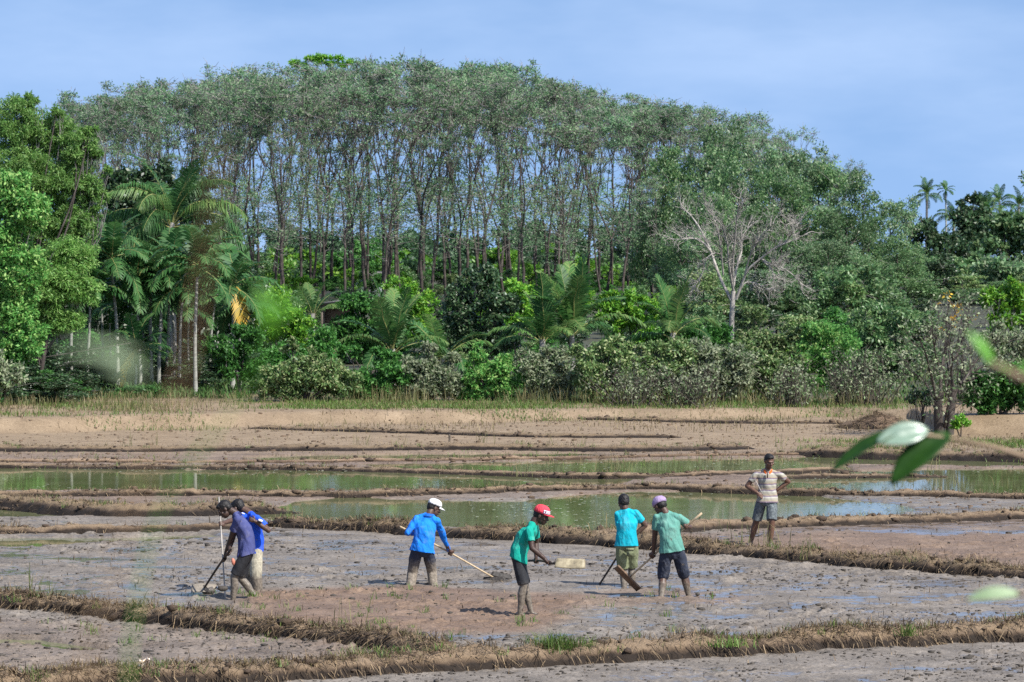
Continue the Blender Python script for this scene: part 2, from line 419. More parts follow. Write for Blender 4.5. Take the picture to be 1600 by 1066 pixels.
# ponds
def water_mat():
    m, nt, out = base_mat('pond_water'); L = nt.links.new
    tc = N(nt, 'ShaderNodeTexCoord')
    n = N(nt, 'ShaderNodeTexNoise', i_Scale=.5, i_Detail=4); L(tc.outputs['Object'], n.inputs['Vector'])
    r = ramp(nt, [(.35, (.10, .115, .045)), (.65, (.15, .155, .075))]); L(n.outputs['Fac'], r.inputs['Fac'])
    b = N(nt, 'ShaderNodeBsdfPrincipled'); L(r.outputs['Color'], b.inputs['Base Color'])
    b.inputs['Roughness'].default_value = .045; b.inputs['IOR'].default_value = 1.33
    n2 = N(nt, 'ShaderNodeTexNoise', i_Scale=3.5, i_Detail=3); L(tc.outputs['Object'], n2.inputs['Vector'])
    bp = N(nt, 'ShaderNodeBump', i_Strength=.035, i_Distance=.02); L(n2.outputs['Fac'], bp.inputs['Height']); L(bp.outputs[0], b.inputs['Normal'])
    L(b.outputs[0], out.inputs['Surface']); return m
WM = water_mat()
import bmesh
for kz, (k, (poly, d)) in enumerate(PONDS.items()):
    bm = bmesh.new(); c = A(poly, float); ctr = c.mean(0)
    vs = []
    for px, py in poly:
        X, Y = GP(px, py); X, Y = float(X), float(Y)
        vs.append(bm.verts.new((X, Y, 0)))
    bm.faces.new(vs); bmesh.ops.triangulate(bm, faces=bm.faces[:])
    bmesh.ops.recalc_face_normals(bm, faces=bm.faces[:])
    me = bpy.data.meshes.new('water'); bm.to_mesh(me); bm.free(); me.materials.append(WM)
    if me.polygons[0].normal.z < 0: me.flip_normals()
    o = link('water', me, None, (0, 0, -.024 - .004 * kz)); tag(o, kind='structure')

k = 5200; q = rng.random((k, 2)); sy_ = rng.uniform(715, 835, k); sx_ = rng.uniform(-100, 1700, k); X_, Y_ = GP(sx_, sy_)
fl_, br_, tn_, pn_ = fields(X_, Y_); cl = fbm(X_ * .5, Y_ * .25, 3, 97); kp = (pn_ > .5) & (rng.random(k) < sstep(.5, .7, cl)); X_, Y_ = X_[kp], Y_[kp]; n_ = len(X_)
t_ = rng.random(n_) * 6.28; a_ = rng.uniform(.012, .05, n_); b_ = rng.uniform(.012, .04, n_)
V = np.stack([np.stack([X_ + a_ * np.cos(t_ + o) , Y_ + b_ * 2.2 * np.sin(t_ + o), np.full(n_, .012) + 0 * t_], 1) for o in (0, 1.57, 3.14, 4.71)], 1).reshape(-1, 3)
mb = MB(); mb.add(V, np.arange(n_)[:, None] * 4 + A([[0, 1, 2, 3]]))
M['scum'] = nmat('scum', (.16, .17, .10), (.32, .33, .25), 2, .6, 0)
tag(mb.build('pond_scum', M['scum']), 'pale flecks of scum floating on the ponds', 'scum', kind='stuff')

# ------------------------------------------------------------------ blades
class Blades:
    def __init__(s): s.p = []; s.d = []; s.l = []; s.w = []; s.b = []
    def add(s, p, d, l, w, bend):
        s.p.append(p); s.d.append(d); s.l.append(l); s.w.append(w); s.b.append(bend)
    def build(s, name, mat, parent=None, loc=None):
        p = np.vstack(s.p); d = np.vstack(s.d); l = np.concatenate(s.l)[:, None]; w = np.concatenate(s.w)[:, None]; b = np.concatenate(s.b)[:, None]
        d = d / np.linalg.norm(d, axis=1)[:, None]
        side = np.cross(d, A([0, 0, 1.])); nn = np.linalg.norm(side, axis=1)[:, None]
        rnd = rng.normal(size=p.shape); side = np.where(nn > .3, side / (nn + 1e-9), unit_rows(np.cross(d, rnd)))
        side = unit_rows(side + .4 * rnd * (1 - np.abs(d)))
        out = d * A([1, 1, 0]); out = out / (np.linalg.norm(out, axis=1)[:, None] + .05)
        m = p + d * l * .55 + out * b * l * .12; t = p + d * l * .95 + out * b * l * .5 - A([0, 0, 1]) * b * l * .35
        V = np.stack([p - side * w / 2, p + side * w / 2, m + side * w * .4, m - side * w * .4, t], 1).reshape(-1, 3)
        k = np.arange(len(p))[:, None] * 5
        mb = MB(); mb.add(V, k + A([[0, 1, 2, 3]]), k + A([[3, 2, 4]]))
        return mb.build(name, mat, parent, False, loc)

def unit_rows(v): return v / (np.linalg.norm(v, axis=1)[:, None] + 1e-9)

def tuftdirs(n, spread):
    a = rng.random(n) * 2 * math.pi; s = np.abs(rng.normal(size=n)) * spread
    return np.stack([np.cos(a) * s, np.sin(a) * s, np.ones(n)], 1)

straw_near = Blades(); grass_dry = Blades(); grass_green = Blades()

# ------------------------------------------------------------------ bunds
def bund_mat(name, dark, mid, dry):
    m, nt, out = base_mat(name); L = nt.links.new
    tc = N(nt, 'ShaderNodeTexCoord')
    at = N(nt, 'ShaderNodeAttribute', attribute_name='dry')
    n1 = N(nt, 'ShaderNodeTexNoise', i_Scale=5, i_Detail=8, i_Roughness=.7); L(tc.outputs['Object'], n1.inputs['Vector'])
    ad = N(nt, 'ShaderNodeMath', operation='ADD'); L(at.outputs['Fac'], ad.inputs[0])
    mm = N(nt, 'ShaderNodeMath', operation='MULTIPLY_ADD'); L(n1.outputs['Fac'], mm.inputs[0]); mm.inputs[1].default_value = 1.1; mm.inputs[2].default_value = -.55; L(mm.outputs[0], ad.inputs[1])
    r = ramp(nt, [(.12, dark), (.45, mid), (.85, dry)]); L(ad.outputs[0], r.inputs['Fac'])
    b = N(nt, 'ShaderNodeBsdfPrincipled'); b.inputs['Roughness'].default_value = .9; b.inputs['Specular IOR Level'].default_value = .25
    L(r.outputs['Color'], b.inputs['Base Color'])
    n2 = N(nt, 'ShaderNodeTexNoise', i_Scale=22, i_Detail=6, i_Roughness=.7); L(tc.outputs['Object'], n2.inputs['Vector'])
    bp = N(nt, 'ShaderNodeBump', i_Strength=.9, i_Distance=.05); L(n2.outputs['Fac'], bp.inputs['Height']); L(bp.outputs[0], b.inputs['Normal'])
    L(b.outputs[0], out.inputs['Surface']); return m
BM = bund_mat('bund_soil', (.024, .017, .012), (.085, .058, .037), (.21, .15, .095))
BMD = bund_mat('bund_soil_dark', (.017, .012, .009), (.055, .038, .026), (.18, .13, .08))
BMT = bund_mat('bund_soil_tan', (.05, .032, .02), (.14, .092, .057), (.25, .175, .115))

LUMPS = []
def bund(pts, hgt, wid, mat, straw=0, dryg=0, greeng=0, step=.06, seed=0, rough=1., gapfn=None):
    pw = A([GP(px, py) for px, py in pts], float)
    seg = np.linalg.norm(np.diff(pw, axis=0), axis=1); s = np.concatenate([[0], np.cumsum(seg)])
    n = max(8, int(s[-1] / step)); t = np.linspace(0, s[-1], n)
    C = np.stack([np.interp(t, s, pw[:, 0]), np.interp(t, s, pw[:, 1])], 1)
    k = max(1, int(1.2 / step)); ker = np.ones(2 * k + 1) / (2 * k + 1)     # round the corners
    Cp = np.pad(C, ((k, k), (0, 0)), mode='reflect', reflect_type='odd')
    C = np.stack([np.convolve(Cp[:, i], ker, 'valid') for i in (0, 1)], 1)
    T = unit_rows(np.gradient(C, axis=0)); Nn = np.stack([-T[:, 1], T[:, 0]], 1)
    Nn *= np.sign(Nn[:, 1:2] + 1e-9)
    wob = .22 * (fbm(t * .7, t * 0, 3, seed + 60) - .5) + .16 * (fbm(t * 2.6, t * 0, 2, seed + 61) - .5)
    C = C + Nn * (wid / 2 + wob[:, None] * 1.2)
    m = 22; v = np.linspace(-1.18, 1.18, m)
    hgt = hgt * .78
    hh = hgt * (.52 + .96 * fbm(t * .8, t * 0 + 3, 3, seed + 62)) * (.85 + .3 * fbm(t * 3, t * 0 + 5, 2, seed + 63))
    ends = np.minimum(sstep(0, .7, t), sstep(0, .7, s[-1] - t)); hh = hh * ends
    prof = np.clip(1 - np.abs(v) ** 3.2, -.4, 1)
    ti, vi = np.meshgrid(t, v, indexing='ij')
    off = vi * wid / 2
    X = C[:, 0][:, None] + Nn[:, 0][:, None] * off; Y = C[:, 1][:, None] + Nn[:, 1][:, None] * off
    Z = hh[:, None] * prof[None] - .03
    amp = hgt * .46 * rough
    nz = (fbm(X * 3.1, Y * 3.1, 3, seed + 64) - .5) * 1.1 + (.5 - np.abs(fbm(X * 6, Y * 7, 3, seed + 66) - .5) * 3.2) * .55
    Z = Z + amp * nz * np.clip(prof + .3, 0, 1)[None]
    Y = Y + amp * 1.0 * (fbm(X * 6, Z * 9 + vi * 2, 3, seed + 67) - .5) * 2
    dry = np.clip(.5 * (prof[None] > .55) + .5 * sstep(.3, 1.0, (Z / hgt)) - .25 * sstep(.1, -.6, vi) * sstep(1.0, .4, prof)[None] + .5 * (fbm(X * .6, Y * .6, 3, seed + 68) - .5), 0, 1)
    mb = MB(); i, j = np.meshgrid(np.arange(n - 1), np.arange(m - 1), indexing='ij')
    Q = np.stack([i * m + j, i * m + j + 1, (i + 1) * m + j + 1, (i + 1) * m + j], -1).reshape(-1, 4)
    mb.add(np.stack([X, Y, Z], -1).reshape(-1, 3), Q)
    o = mb.build('earth_bank', mat, None, True); tag(o, kind='structure')
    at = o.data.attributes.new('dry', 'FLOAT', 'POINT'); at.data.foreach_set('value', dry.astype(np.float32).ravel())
    VV = np.stack([X, Y, Z], -1)
    def pick(k, lo, hi, pw_=1):
        a = rng.integers(0, n, k); b = rng.integers(lo, hi, k)
        dens = fbm(t[a] * .8, a * 0, 3, seed + 70); keep = rng.random(k) < np.clip((dens - .25) * 2.4, .05, 1)
        a, b = a[keep], b[keep]
        return VV[a, b] + rng.normal(size=(len(a), 3)) * A([.03, .03, .008]), v[b], Nn[a]
    L = s[-1]
    p, vv, nn = pick(int(24 * L), 1, 20); LUMPS.append((p, np.clip(rng.lognormal(-3.55, .5, len(p)), .012, .085)))
    if straw:
        p, vv, nn = pick(int(straw * L * .7), 2, 17)
        d = rng.normal(size=p.shape) * A([.7, .5, .35]); d[:, :2] += nn * vv[:, None] * 1.2; d[:, 2] += np.where(vv < -.55, -1.0, .35)
        straw_near.add(p + A([0, -.01, .01]), d, rng.uniform(.08, .24, len(p)), rng.uniform(.006, .014, len(p)), rng.uniform(.2, 1.2, len(p)))
    if dryg:
        p, vv, nn = pick(int(dryg * L * .5), 5, 20)
        grass_dry.add(p, tuftdirs(len(p), .45), rng.uniform(.05, .15, len(p)), rng.uniform(.006, .012, len(p)), rng.uniform(.1, .9, len(p)))
    if greeng:
        k = max(1, int(greeng * L / 14))
        p, vv, nn = pick(k, 4, 19)
        p = np.repeat(p, 14, 0); p = p + rng.normal(size=p.shape) * A([.06, .06, 0])
        grass_green.add(p, tuftdirs(len(p), .4), rng.uniform(.06, .19, len(p)), rng.uniform(.006, .012, len(p)), rng.uniform(.1, .8, len(p)))
    return VV

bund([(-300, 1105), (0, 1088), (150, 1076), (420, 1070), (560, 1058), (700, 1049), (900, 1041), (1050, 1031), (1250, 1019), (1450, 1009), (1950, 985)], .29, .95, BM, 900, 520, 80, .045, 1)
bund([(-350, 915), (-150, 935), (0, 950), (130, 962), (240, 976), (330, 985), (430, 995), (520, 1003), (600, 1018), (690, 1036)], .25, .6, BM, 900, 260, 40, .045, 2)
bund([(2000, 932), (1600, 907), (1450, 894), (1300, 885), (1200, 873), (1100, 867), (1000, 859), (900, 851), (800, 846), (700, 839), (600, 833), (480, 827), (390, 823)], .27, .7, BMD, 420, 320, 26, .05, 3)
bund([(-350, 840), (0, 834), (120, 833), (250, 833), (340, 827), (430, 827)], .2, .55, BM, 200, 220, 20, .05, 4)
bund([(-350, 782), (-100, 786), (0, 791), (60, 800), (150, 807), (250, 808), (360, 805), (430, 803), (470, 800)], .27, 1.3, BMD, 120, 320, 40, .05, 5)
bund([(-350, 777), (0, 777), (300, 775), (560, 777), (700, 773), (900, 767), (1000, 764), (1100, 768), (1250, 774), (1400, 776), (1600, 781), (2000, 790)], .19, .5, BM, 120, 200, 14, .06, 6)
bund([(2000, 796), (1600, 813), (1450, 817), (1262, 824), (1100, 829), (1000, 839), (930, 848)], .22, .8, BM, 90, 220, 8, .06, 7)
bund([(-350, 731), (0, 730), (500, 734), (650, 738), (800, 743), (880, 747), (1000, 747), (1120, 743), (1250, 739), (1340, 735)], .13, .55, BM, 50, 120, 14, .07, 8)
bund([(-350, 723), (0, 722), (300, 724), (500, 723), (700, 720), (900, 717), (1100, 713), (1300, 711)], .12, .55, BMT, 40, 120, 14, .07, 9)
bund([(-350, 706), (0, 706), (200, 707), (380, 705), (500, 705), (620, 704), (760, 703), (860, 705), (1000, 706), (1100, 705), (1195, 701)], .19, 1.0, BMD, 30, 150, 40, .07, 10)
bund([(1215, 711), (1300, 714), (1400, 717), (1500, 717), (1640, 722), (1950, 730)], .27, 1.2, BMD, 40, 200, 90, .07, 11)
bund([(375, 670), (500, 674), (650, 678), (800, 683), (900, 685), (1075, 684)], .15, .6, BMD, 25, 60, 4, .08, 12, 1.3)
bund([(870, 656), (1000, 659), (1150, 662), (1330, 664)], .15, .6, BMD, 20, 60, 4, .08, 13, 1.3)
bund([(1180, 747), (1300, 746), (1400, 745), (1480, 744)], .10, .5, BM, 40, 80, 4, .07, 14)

# mud clods
def lumps(px, py, sz, sq=(.55, .8), pz=None):
    k = len(px)
    phi = (1 + 5 ** .5) / 2
    I = unit_rows(A([[-1, phi, 0], [1, phi, 0], [-1, -phi, 0], [1, -phi, 0], [0, -1, phi], [0, 1, phi], [0, -1, -phi], [0, 1, -phi], [phi, 0, -1], [phi, 0, 1], [-phi, 0, -1], [-phi, 0, 1]], float))
    FT = A([[0, 11, 5], [0, 5, 1], [0, 1, 7], [0, 7, 10], [0, 10, 11], [1, 5, 9], [5, 11, 4], [11, 10, 2], [10, 7, 6], [7, 1, 8], [3, 9, 4], [3, 4, 2], [3, 2, 6], [3, 6, 8], [3, 8, 9], [4, 9, 5], [2, 4, 11], [6, 2, 10], [8, 6, 7], [9, 8, 1]])
    V = I[None] * rng.uniform(.6, 1.3, (k, 12, 1)) * sz[:, None, None] * np.stack([rng.uniform(.8, 1.8, k), rng.uniform(.7, 1.2, k), rng.uniform(sq[0], sq[1], k)], 1)[:, None]
    X, Y = px, py
    V = V + np.stack([X, Y, (ground_z(X, Y) + sz * .15) if pz is None else pz], 1)[:, None]
    return V.reshape(-1, 3), (np.arange(k)[:, None, None] * 12 + FT[None]).reshape(-1, 3)
k = 32000
cy = rng.uniform(46, 77, k); cx = rng.uniform(-1.25, 1.25, k) * (cy * .1334)
fl, br, tn_, pn = fields(cx, cy)
den = sstep(.44, .64, fbm(cx * .55, cy * .4, 3, 41)) * .85 + .1
keep = (rng.random(k) < den) & (pn < .5) & ((br < .8) | (rng.random(k) < .25))
cx, cy = cx[keep], cy[keep]
cs = np.clip(rng.lognormal(-4.45, .5, len(cx)), .006, .045)
mb = MB(); V, T = lumps(cx, cy, cs); mb.add(V, None, T)
M['clod'] = nmat('clod', (.022, .018, .014), (.075, .063, .05), 3, .75, .6, 40, .02, spec=.35)
tag(mb.build('mud_clods', M['clod'], None, False), 'small dark lumps of churned mud strewn over the paddy plots', 'mud', kind='stuff')
k = 5000
cy = rng.uniform(77, 121, k); cx = rng.uniform(-1.25, 1.25, k) * (cy * .1334)
fl, br, tn_, pn = fields(cx, cy); keep = pn < .5; cx, cy = cx[keep], cy[keep]
cs = np.clip(rng.lognormal(-3.75, .45, len(cx)), .012, .06)
mb = MB(); V, T = lumps(cx, cy, cs); mb.add(V, None, T)
M['clod_dry'] = nmat('clod_dry', (.05, .034, .022), (.16, .108, .07), 3, .9, .5, 40, .02)
tag(mb.build('soil_crumbs', M['clod_dry'], None, False), 'dry brown crumbs of soil scattered over the far plots', 'soil', kind='stuff')

lp = np.vstack([q[0] for q in LUMPS]); ls = np.concatenate([q[1] for q in LUMPS])
mb = MB(); V, T = lumps(lp[:, 0], lp[:, 1], ls, (.6, 1.), lp[:, 2]); mb.add(V, None, T)
M['clod_bank'] = nmat('clod_bank', (.02, .014, .010), (.07, .048, .032), 2.2, .9, .6, 40, .02, (.15, .105, .066))
tag(mb.build('bank_clods', M['clod_bank'], None, False), 'brown broken clods heaped along the paddy banks', 'soil', kind='stuff')

# seedlings and weeds on the plots
k = 95
sx, sy = GP(rng.uniform(-40, 1120, k), rng.uniform(915, 1012, k))
keep = (fields(sx, sy)[1] > .3) | (rng.random(k) < .25); sx, sy = sx[keep], sy[keep]
sz = ground_z(sx, sy)
for x, y, z in zip(sx, sy, sz):
    n = rng.integers(8, 20); p = A([x, y, z]) + rng.normal(size=(n, 3)) * A([.05, .05, 0])
    grass_green.add(p, tuftdirs(n, .5), rng.uniform(.06, .17, n), rng.uniform(.006, .012, n), rng.uniform(.1, .8, n))
# broken stubble standing in the mud
k = 1500
sy = rng.uniform(47, 73, k); sx = rng.uniform(-1.2, 1.2, k) * sy * .1334; kp = fields(sx, sy)[3] < .5; sx, sy = sx[kp], sy[kp]; k = len(sx)
straw_near.add(np.stack([sx, sy, ground_z(sx, sy) - .005], 1), tuftdirs(k, .6), rng.uniform(.03, .13, k), rng.uniform(.008, .016, k), rng.uniform(0, .4, k))
# loose straw lying on the mud
k = 2600
sy = rng.uniform(46, 72, k); sx = rng.uniform(-1.2, 1.2, k) * sy * .1334; sz = ground_z(sx, sy)
d = rng.normal(size=(k, 3)) * A([1, .6, .25]); straw_near.add(np.stack([sx, sy, sz + .01], 1), d, rng.uniform(.04, .16, k), rng.uniform(.005, .011, k), rng.uniform(0, .8, k))
# grass belt on the far bank
def belt(bl, n, p0, p1, y0, y1, hlo, hhi, w=.016, spread=.25, patch=0, seed=80):
    px = rng.uniform(p0, p1, n); Y = rng.uniform(y0, y1, n); X = (px - 800) * Y / F
    if patch:
        q = fbm(X * .35, Y * .35, 3, seed); kp = rng.random(n) < sstep(patch - .08, patch + .08, q); X, Y = X[kp], Y[kp]
    pp = 800 + F * X / Y; kp = rng.random(len(X)) < sstep(p0 - 1, p0 + 160, pp + 120 * (fbm(X * .5, Y * .9, 2, seed + 5) - .5)) * sstep(p1 + 1, p1 - 160, pp); X, Y = X[kp], Y[kp]
    m = len(X)
    bl.add(np.stack([X, Y, terr(X, Y) - .02], 1), tuftdirs(m, spread), rng.uniform(hlo, hhi, m), rng.uniform(w * .6, w * 1.3, m), rng.uniform(.1, .8, m))
reed = Blades()
belt(reed, 9000, -250, 330, 115.5, 131, .12, .55, .018, .2, .44, 81)
belt(reed, 2600, 250, 560, 118, 130, .1, .4, .018, .25, .5, 91)
belt(reed, 5000, 420, 1500, 120, 129, .08, .3, .018, .3, .48, 82)
belt(grass_green, 7000, -250, 420, 114, 124, .08, .25, .02, .4, .5, 83)
belt(grass_green, 12000, 330, 940, 120.5, 127, .08, .22, .022, .4, .42, 84)
belt(grass_green, 10000, 760, 1640, 123.5, 130, .08, .24, .022, .4, .42, 85)
belt(grass_dry, 9000, -250, 1850, 113, 133, .08, .3, .02, .4, .4, 86)
belt(grass_green, 7000, 1210, 1900, 103.5, 108, .08, .22, .018, .4, .42, 87)
belt(grass_dry, 4000, 1210, 1900, 103, 110, .06, .2, .018, .4, .4, 88)
belt(grass_dry, 5000, -300, 1900, 97, 110, .05, .16, .014, .4, .55, 89)
belt(grass_green, 3000, -300, 1900, 94, 104, .05, .16, .014, .4, .58, 90)
belt(grass_dry, 9000, -1200, 2800, 30, 44, .1, .3, .012, .4)
belt(grass_green, 6000, -1200, 2800, 12, 44, .1, .3, .012, .4)
# tall weeds in the water margins
for px, py in [(202, 700), (404, 700), (575, 700), (625, 697), (752, 697), (765, 696), (905, 702), (935, 742), (960, 739), (966, 741), (1100, 702), (1220, 700), (1460, 738), (1500, 765), (1565, 764), (1580, 768), (1420, 765), (1180, 838), (1130, 835), (940, 830), (560, 700), (800, 745), (820, 748), (970, 738), (975, 744), (1230, 770), (240, 702), (650, 735), (1165, 852), (1200, 862), (1207, 858), (1255, 880), (1260, 876), (860, 704), (45, 930), (60, 936), (240, 960), (550, 978)]:
    X, Y = GP(px, py); n = 9; p = np.stack([X + rng.normal(size=n) * .12, Y + rng.normal(size=n) * .1, np.full(n, .02)], 1)
    p[:, 2] = terr(p[:, 0], p[:, 1]) + .05
    reed.add(p, tuftdirs(n, .2), rng.uniform(.2, .6, n), rng.uniform(.008, .016, n), rng.uniform(0, .7, n))
def grass_clump(px, py, n, hl, r, label, matname='grass_green'):
    X, Y = GP(px, py); X, Y = float(X), float(Y); b = Blades()
    p = rng.normal(size=(n, 3)) * A([r, r * .7, 0])
    b.add(p, tuftdirs(n, .55), rng.uniform(hl * .4, hl, n), rng.uniform(.007, .014, n), rng.uniform(.2, 1.1, n))
    o = b.build('grass_tuft', M[matname], None, (X, Y, .13)); tag(o, label, 'grass tuft')
grass_clump(870, 1034, 420, .40, .19, 'biggest bright green grass tuft on the front earth bank')
grass_clump(1135, 1026, 110, .24, .16, 'green grass tuft on the front earth bank near the pale stone')
grass_clump(1420, 1009, 60, .3, .07, 'slim green grass tuft near the right end of the front earth bank')
grass_clump(640, 1040, 120, .2, .3, 'low spreading green grass tuft where the two front banks meet')
grass_clump(392, 946, 34, .15, .07, 'green grass tuft at the feet of the man in the navy polo')
tag(straw_near.build('dry_straw', M['straw'], None), 'brown straw and dead roots hanging from the paddy banks', 'straw', kind='stuff')
tag(grass_dry.build('dry_grass', M['grass_dry'], None), 'dry yellow grass growing along the paddy banks', 'grass', kind='stuff')
tag(grass_green.build('green_grass', M['grass_green'], None), 'short green grass and seedlings on the banks and plots', 'grass', kind='stuff')
belt(reed, 4200, 380, 1440, 124.6, 129.5, .25, .95, .016, .16, .4, 98)
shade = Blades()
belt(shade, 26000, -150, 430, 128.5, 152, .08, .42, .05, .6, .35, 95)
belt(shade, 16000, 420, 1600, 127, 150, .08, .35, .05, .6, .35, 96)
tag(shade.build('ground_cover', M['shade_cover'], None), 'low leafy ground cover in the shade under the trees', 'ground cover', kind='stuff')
tag(reed.build('tall_grass', M['reed'], None), 'tall straw coloured grass below the trees and at the pond margins', 'grass', kind='stuff')
# ------------------------------------------------------------------ vegetation helpers
def add_leaves(mb, P, L, W, up=.6, droop=0., mi=0, axis=None):
    P = np.asarray(P, float); k = len(P)
    if k == 0: return
    L = np.broadcast_to(L, (k,)) * rng.uniform(.65, 1.3, k); W = np.broadcast_to(W, (k,)) * rng.uniform(.7, 1.25, k)
    n = unit_rows(rng.normal(size=(k, 3)) + A([0, 0, up]))
    u = rng.normal(size=(k, 3)) - A([0, 0, droop])
    if axis is not None: u = u * .5 + axis
    u = unit_rows(u - n * (u * n).sum(1)[:, None]); w = np.cross(n, u)
    u = u * L[:, None]; w = w * W[:, None] / 2
    V = np.stack([P, P + u * .45 + w, P + u, P + u * .45 - w], 1).reshape(-1, 3)
    mb.add(V, np.arange(k)[:, None] * 4 + A([[0, 1, 2, 3]]), None, mi)

def blobpts(c, r, n, hollow=.55):
    d = unit_rows(rng.normal(size=(n, 3))); q = rng.random(n) ** hollow
    return np.asarray(c) + d * q[:, None] * np.asarray(r)

def lobe_leaves(mb, c, r, n, L, W, clump=.3, k=None, up=.6, droop=0, mi=0, flat=.75):
    r = np.asarray(r, float)
    k = k or max(6, int(n / 70))
    cc = blobpts(c, r * .92, k, .38)
    rc = clump * r.mean() * rng.uniform(.6, 1.35, k)
    wt = rc ** 2 * rng.uniform(.5, 1.4, k); cnt = np.maximum(4, (n * wt / wt.sum())).astype(int)
    for p, q, m in zip(cc, rc, cnt):
        add_leaves(mb, blobpts(p, A([q, q, q * flat]), m, .5), L, W, up, droop, mi)
    return cc

def limb(mb, p0, p1, r0, r1, n=5, bend=.12, k=5, mi=0):
    p0 = np.asarray(p0, float); p1 = np.asarray(p1, float)
    t = np.linspace(0, 1, k)[:, None]; L = np.linalg.norm(p1 - p0)
    P = p0 + (p1 - p0) * t + np.sin(t * math.pi) * rng.normal(size=3) * bend * L
    mb.tube(P, np.linspace(r0, r1, k), n, mi, cap=False); return P

def twig_fan(mb, p, d, L, r, depth, n=4, spread=.55, kids=(2, 4), mi=0, tips=None, up=.1, rmin=.004):
    d = unit(d); k = 4
    e = np.asarray(p) + d * L + rng.normal(size=3) * .06 * L
    P = limb(mb, p, e, r, max(rmin, r * .55), n, .07, k, mi)
    if tips is not None: tips.append(P[-1])
    if depth <= 0: return
    for i in range(rng.integers(*kids)):
        q = P[rng.integers(1, k)] if i else P[-1]
        twig_fan(mb, q, d + rng.normal(size=3) * spread + A([0, 0, up]), L * rng.uniform(.5, .8), max(rmin, r * .55), depth - 1, max(3, n - 1), spread, kids, mi, tips, up, rmin)

# ------------------------------------------------------------------ rubber trees
def rubber_mesh(seed, Ht=18., leafn=2600, dry=.35, fork=.42):
    global rng
    keep = rng; rng = np.random.default_rng(seed)
    tb = MB(); cb = MB()
    lean = rng.normal(size=2) * .05
    h0 = Ht * (fork + rng.uniform(-.06, .08))
    zs = np.linspace(0, h0, 7); wob = np.cumsum(rng.normal(size=(7, 2)) * .06, 0)
    P = np.stack([lean[0] * zs + wob[:, 0] - wob[0, 0], lean[1] * zs + wob[:, 1] - wob[0, 1], zs], 1)
    r0 = rng.uniform(.115, .16)
    tb.tube(P, np.linspace(r0, r0 * .72, 7), 7, cap=False)
    tips = []
    def up(p, d, L, r, lev):
        d = unit(d + rng.normal(size=3) * A([.10, .10, 0]))
        e = p + d * L
        Q = limb(tb, p, e, r, r * .62, 5 if lev < 2 else 4, .05, 5)
        if lev >= 3:
            tips.append(e); return
        if lev >= 1: tips.append(Q[3])
        for i in range(3 if rng.random() < .45 else 2):
            a = rng.random() * 6.28; s = rng.uniform(.22, .5)
            up(e, d * A([.8, .8, 1]) + A([math.cos(a) * s, math.sin(a) * s, .15]), L * rng.uniform(.55, .8), r * .6, lev + 1)
    k = rng.integers(2, 4); a0 = rng.random() * 6.28
    for i in range(k):
        a = a0 + i * 6.28 / k + rng.normal() * .3; s = rng.uniform(.18, .38)
        up(P[-1], A([math.cos(a) * s, math.sin(a) * s, 1.]), (Ht - h0) * rng.uniform(.36, .46), r0 * .55, 0)
    zmax = max(t[2] for t in tips); tips = A(tips)
    # fine grey twigs through the crown
    for t in tips:
        for j in range(5):
            d = rng.normal(size=3) * A([.9, .9, .5]) + A([0, 0, .25])
            e = t + unit(d) * rng.uniform(.5, 1.15)
            limb(cb, t, e, .025, .012, 3, .08, 3, 1)
    wt = .40 + .60 * sstep(h0 + 1, zmax, tips[:, 2]); wt = wt * rng.uniform(.3, 1.5, len(tips)); cnt = (leafn * wt / wt.sum()).astype(int)
    for t, m in zip(tips, cnt):
        rr = rng.uniform(.38, .85)
        add_leaves(cb, blobpts(t + A([0, 0, .15]), A([rr, rr, rr * .65]), m, .5), .215, .11, .5, .25, 0)
    # sparse leaves lower, along the limbs
    for j in range(44):
        zc = h0 * rng.uniform(.58, 1.0) + (zmax - h0) * rng.uniform(0, .35); c = A([P[-1][0] * .8, P[-1][1] * .8, zc]); e = c + A([rng.normal() * 1.1, rng.normal() * 1.1, rng.uniform(.2, 1.1)])
        limb(cb, c, e, .022, .01, 3, .1, 3, 1)
        add_leaves(cb, blobpts(e, A([.5, .5, .35]), int(leafn * .007), .5), .215, .105, .5, .25, 0)
    rng = keep
    return tb.mesh('rubber_trunk'), cb.mesh('rubber_crown'), zmax + .5

